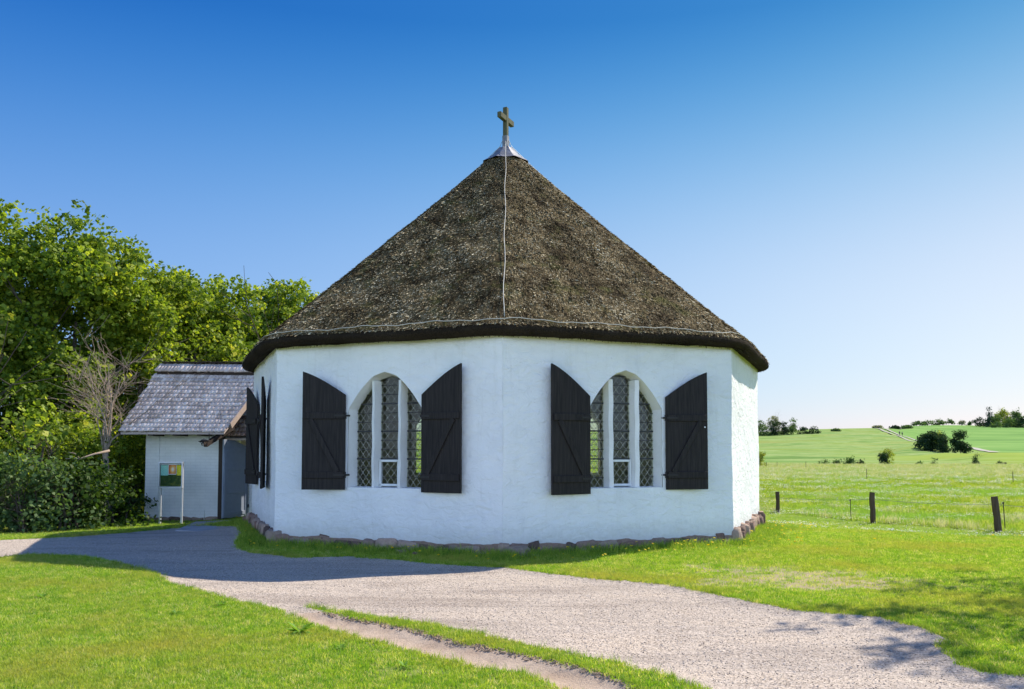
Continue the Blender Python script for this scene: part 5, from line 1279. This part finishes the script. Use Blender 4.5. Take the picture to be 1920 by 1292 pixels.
# ragged fringe along path edges, base of the wall, and round the annex
x, y = sample(260000, -260, 2180, 3.9, 23); cl, e, d = regions(x, y)
near_wall = inside_chapel(x, y, 1.25) & ~inside_chapel(x, y, .10) & (y < CY+3)
edge = (np.abs(e) < .05) & (e > -.03)
ann = (x < -6.2) & (y > 18.6) & (y < 24) & ~is_annex(x, y) & (cl == 0)
nw1 = inside_chapel(x, y, .45); nw2 = inside_chapel(x, y, .8+.25*sn(x, y, 2.7)); pr = np.where(near_wall, np.where(nw1, .45, np.where(nw2, .30, .07)), 0)+np.where(edge, .5, 0)+np.where(ann, .12, 0)+np.where(cl == 0, np.clip(sn(x, y, 3.1, 2)+.5*sn(x, y, 9.3, 5)-.62, 0, 1)*.45, 0)
k = ((cl == 0) | edge) & (rng.uniform(0, 1, len(x)) < pr) & ~inside_chapel(x, y, .08) & ~is_annex(x, y)
P = finish(x, y, k); sc = rng.uniform(.4, 1.0, len(P)); _, e, _ = regions(P[:, 0], P[:, 1]); sc = np.where(inside_chapel(P[:, 0], P[:, 1], .5), sc*1.3, np.where(inside_chapel(P[:, 0], P[:, 1], .85), sc*.9, sc*.58))
scatter('edge_grass', P, sc, c_tall, 'longer uncut grass against the chapel foot and along the gravel edges', 'grass')
x, y = sample(170000, 1240, 2320, 17.5, 80); p = np.clip(20/y, .12, 1)
lean_line = lambda x, y: y > np.interp(x, [9, 10.5, 12.6, 20], [28, 23.9, 21.3, 16])
beyond = lean_line(x, y)
k = (rng.uniform(0, 1, len(x)) < p*np.where(beyond, 1, .55)) & ~inside_chapel(x, y, .2)
P = finish(x, y, k); b = lean_line(P[:, 0], P[:, 1]); sc = rng.uniform(.5, 1.1, len(P))*np.where(b, 1+np.clip((P[:, 1]-22)/40, 0, 1.0), .45)
scatter('meadow_grass', P, sc, c_mead, 'sunlit meadow grass on both sides of the wire fence', 'grass')
x, y = sample(37000, 1240, 2320, 45, 79); k = rng.uniform(0, 1, len(x)) < np.clip((y-48)/14, 0, 1)*.8; P = finish(x, y, k)
x2, y2 = sample(12800, 1240, 2320, 21, 45); k2 = lean_line(x2, y2) & (sn(x2, y2, .9, 3)+(y2 < np.interp(x2, [9, 10.5, 12.6, 20], [29, 25, 22.6, 17.5]))*.5 > .55); P2 = finish(x2, y2, k2)
P = np.concatenate([P, P2]); scatter('seed_grass', P, rng.uniform(.6, 1.1, len(P))*np.where(P[:, 1] < 45, .75, 1), c_seed, 'pale seed heads of tall grass along the far meadow edge', 'grass')
# flowers
x, y = sample(46000, 1260, 2320, 18, 70); k = (sn(x, y, .8, 7)+rng.normal(0, .3, len(x)) > .25) & ~inside_chapel(x, y, .2); P = finish(x, y, k)
P[:, 2] += np.where(P[:, 1] > 24, .07, .0); scatter('white_wildflowers', P, rng.uniform(.8, 1.5, len(P))*np.clip(P[:, 1]/26, 1, 2.2), c_daisy, 'tiny white wildflowers sprinkled through the meadow', 'wildflowers')
x, y = sample(30000, 440, 2000, 10, 19.5); cl, e, d = regions(x, y); nw = inside_chapel(x, y, 1.3)
pr = np.where(nw & (x > 1.2), .06, np.where(nw, .03, .002)); k = (cl == 0) & ~inside_chapel(x, y, .15) & (rng.uniform(0, 1, len(x)) < pr); P = finish(x, y, k)
scatter('dandelions', P, rng.uniform(.7, 1.2, len(P)), c_dand, 'yellow dandelions in the grass at the chapel foot', 'wildflowers')
# loose gravel
x, y = sample(150000, -200, 2150, 3.9, 15); cl, e, d = regions(x, y); p = np.clip(1.2-(y-4)/14, .3, 1)*np.where(cl == 2, .12, 1)
k = ((cl > 0) | ((e < .10) & (rng.uniform(0, 1, len(x)) < .25))) & (rng.uniform(0, 1, len(x)) < p); P = finish(x, y, k)
scatter('loose_gravel', P, .003+.0075*rng.beta(1.1, 5, len(P)), c_peb, 'loose pinkish grey pebbles strewn over the gravel path', 'gravel')
c_soil = newcol('soil_crumbs'); M_soil = m_plain('brown_soil', (.36,.26,.17), .95, .1, .3, bs=0)
V = []; Fs = []; A = []; rock(V, Fs, A, (0,0,.2), (1,.8,.6), 0, 777, 1); me = np_mesh('soil_crumb', V, Fs); me.materials.append(M_soil); c_soil.objects.link(bpy.data.objects.new('soil_crumb', me))
x, y = sample(120000, 500, 1500, 3.9, 9); d_ = sdist(DP, x, y); s_ = sdist(SP, x, y); k = (s_ < .07) & (s_ > -.02) & (d_ < .05) & (rng.uniform(0, 1, len(x)) < .35); P = finish(x, y, k); s_k = s_[k]
scatter('soil_crumbs', P, rng.uniform(.004, .012, len(P)), c_soil, 'dark crumbled earth along the lower edge of the grass strip', 'soil')
# fallen leaf litter under the trees is left to the ground material
bpy.context.view_layer.update()
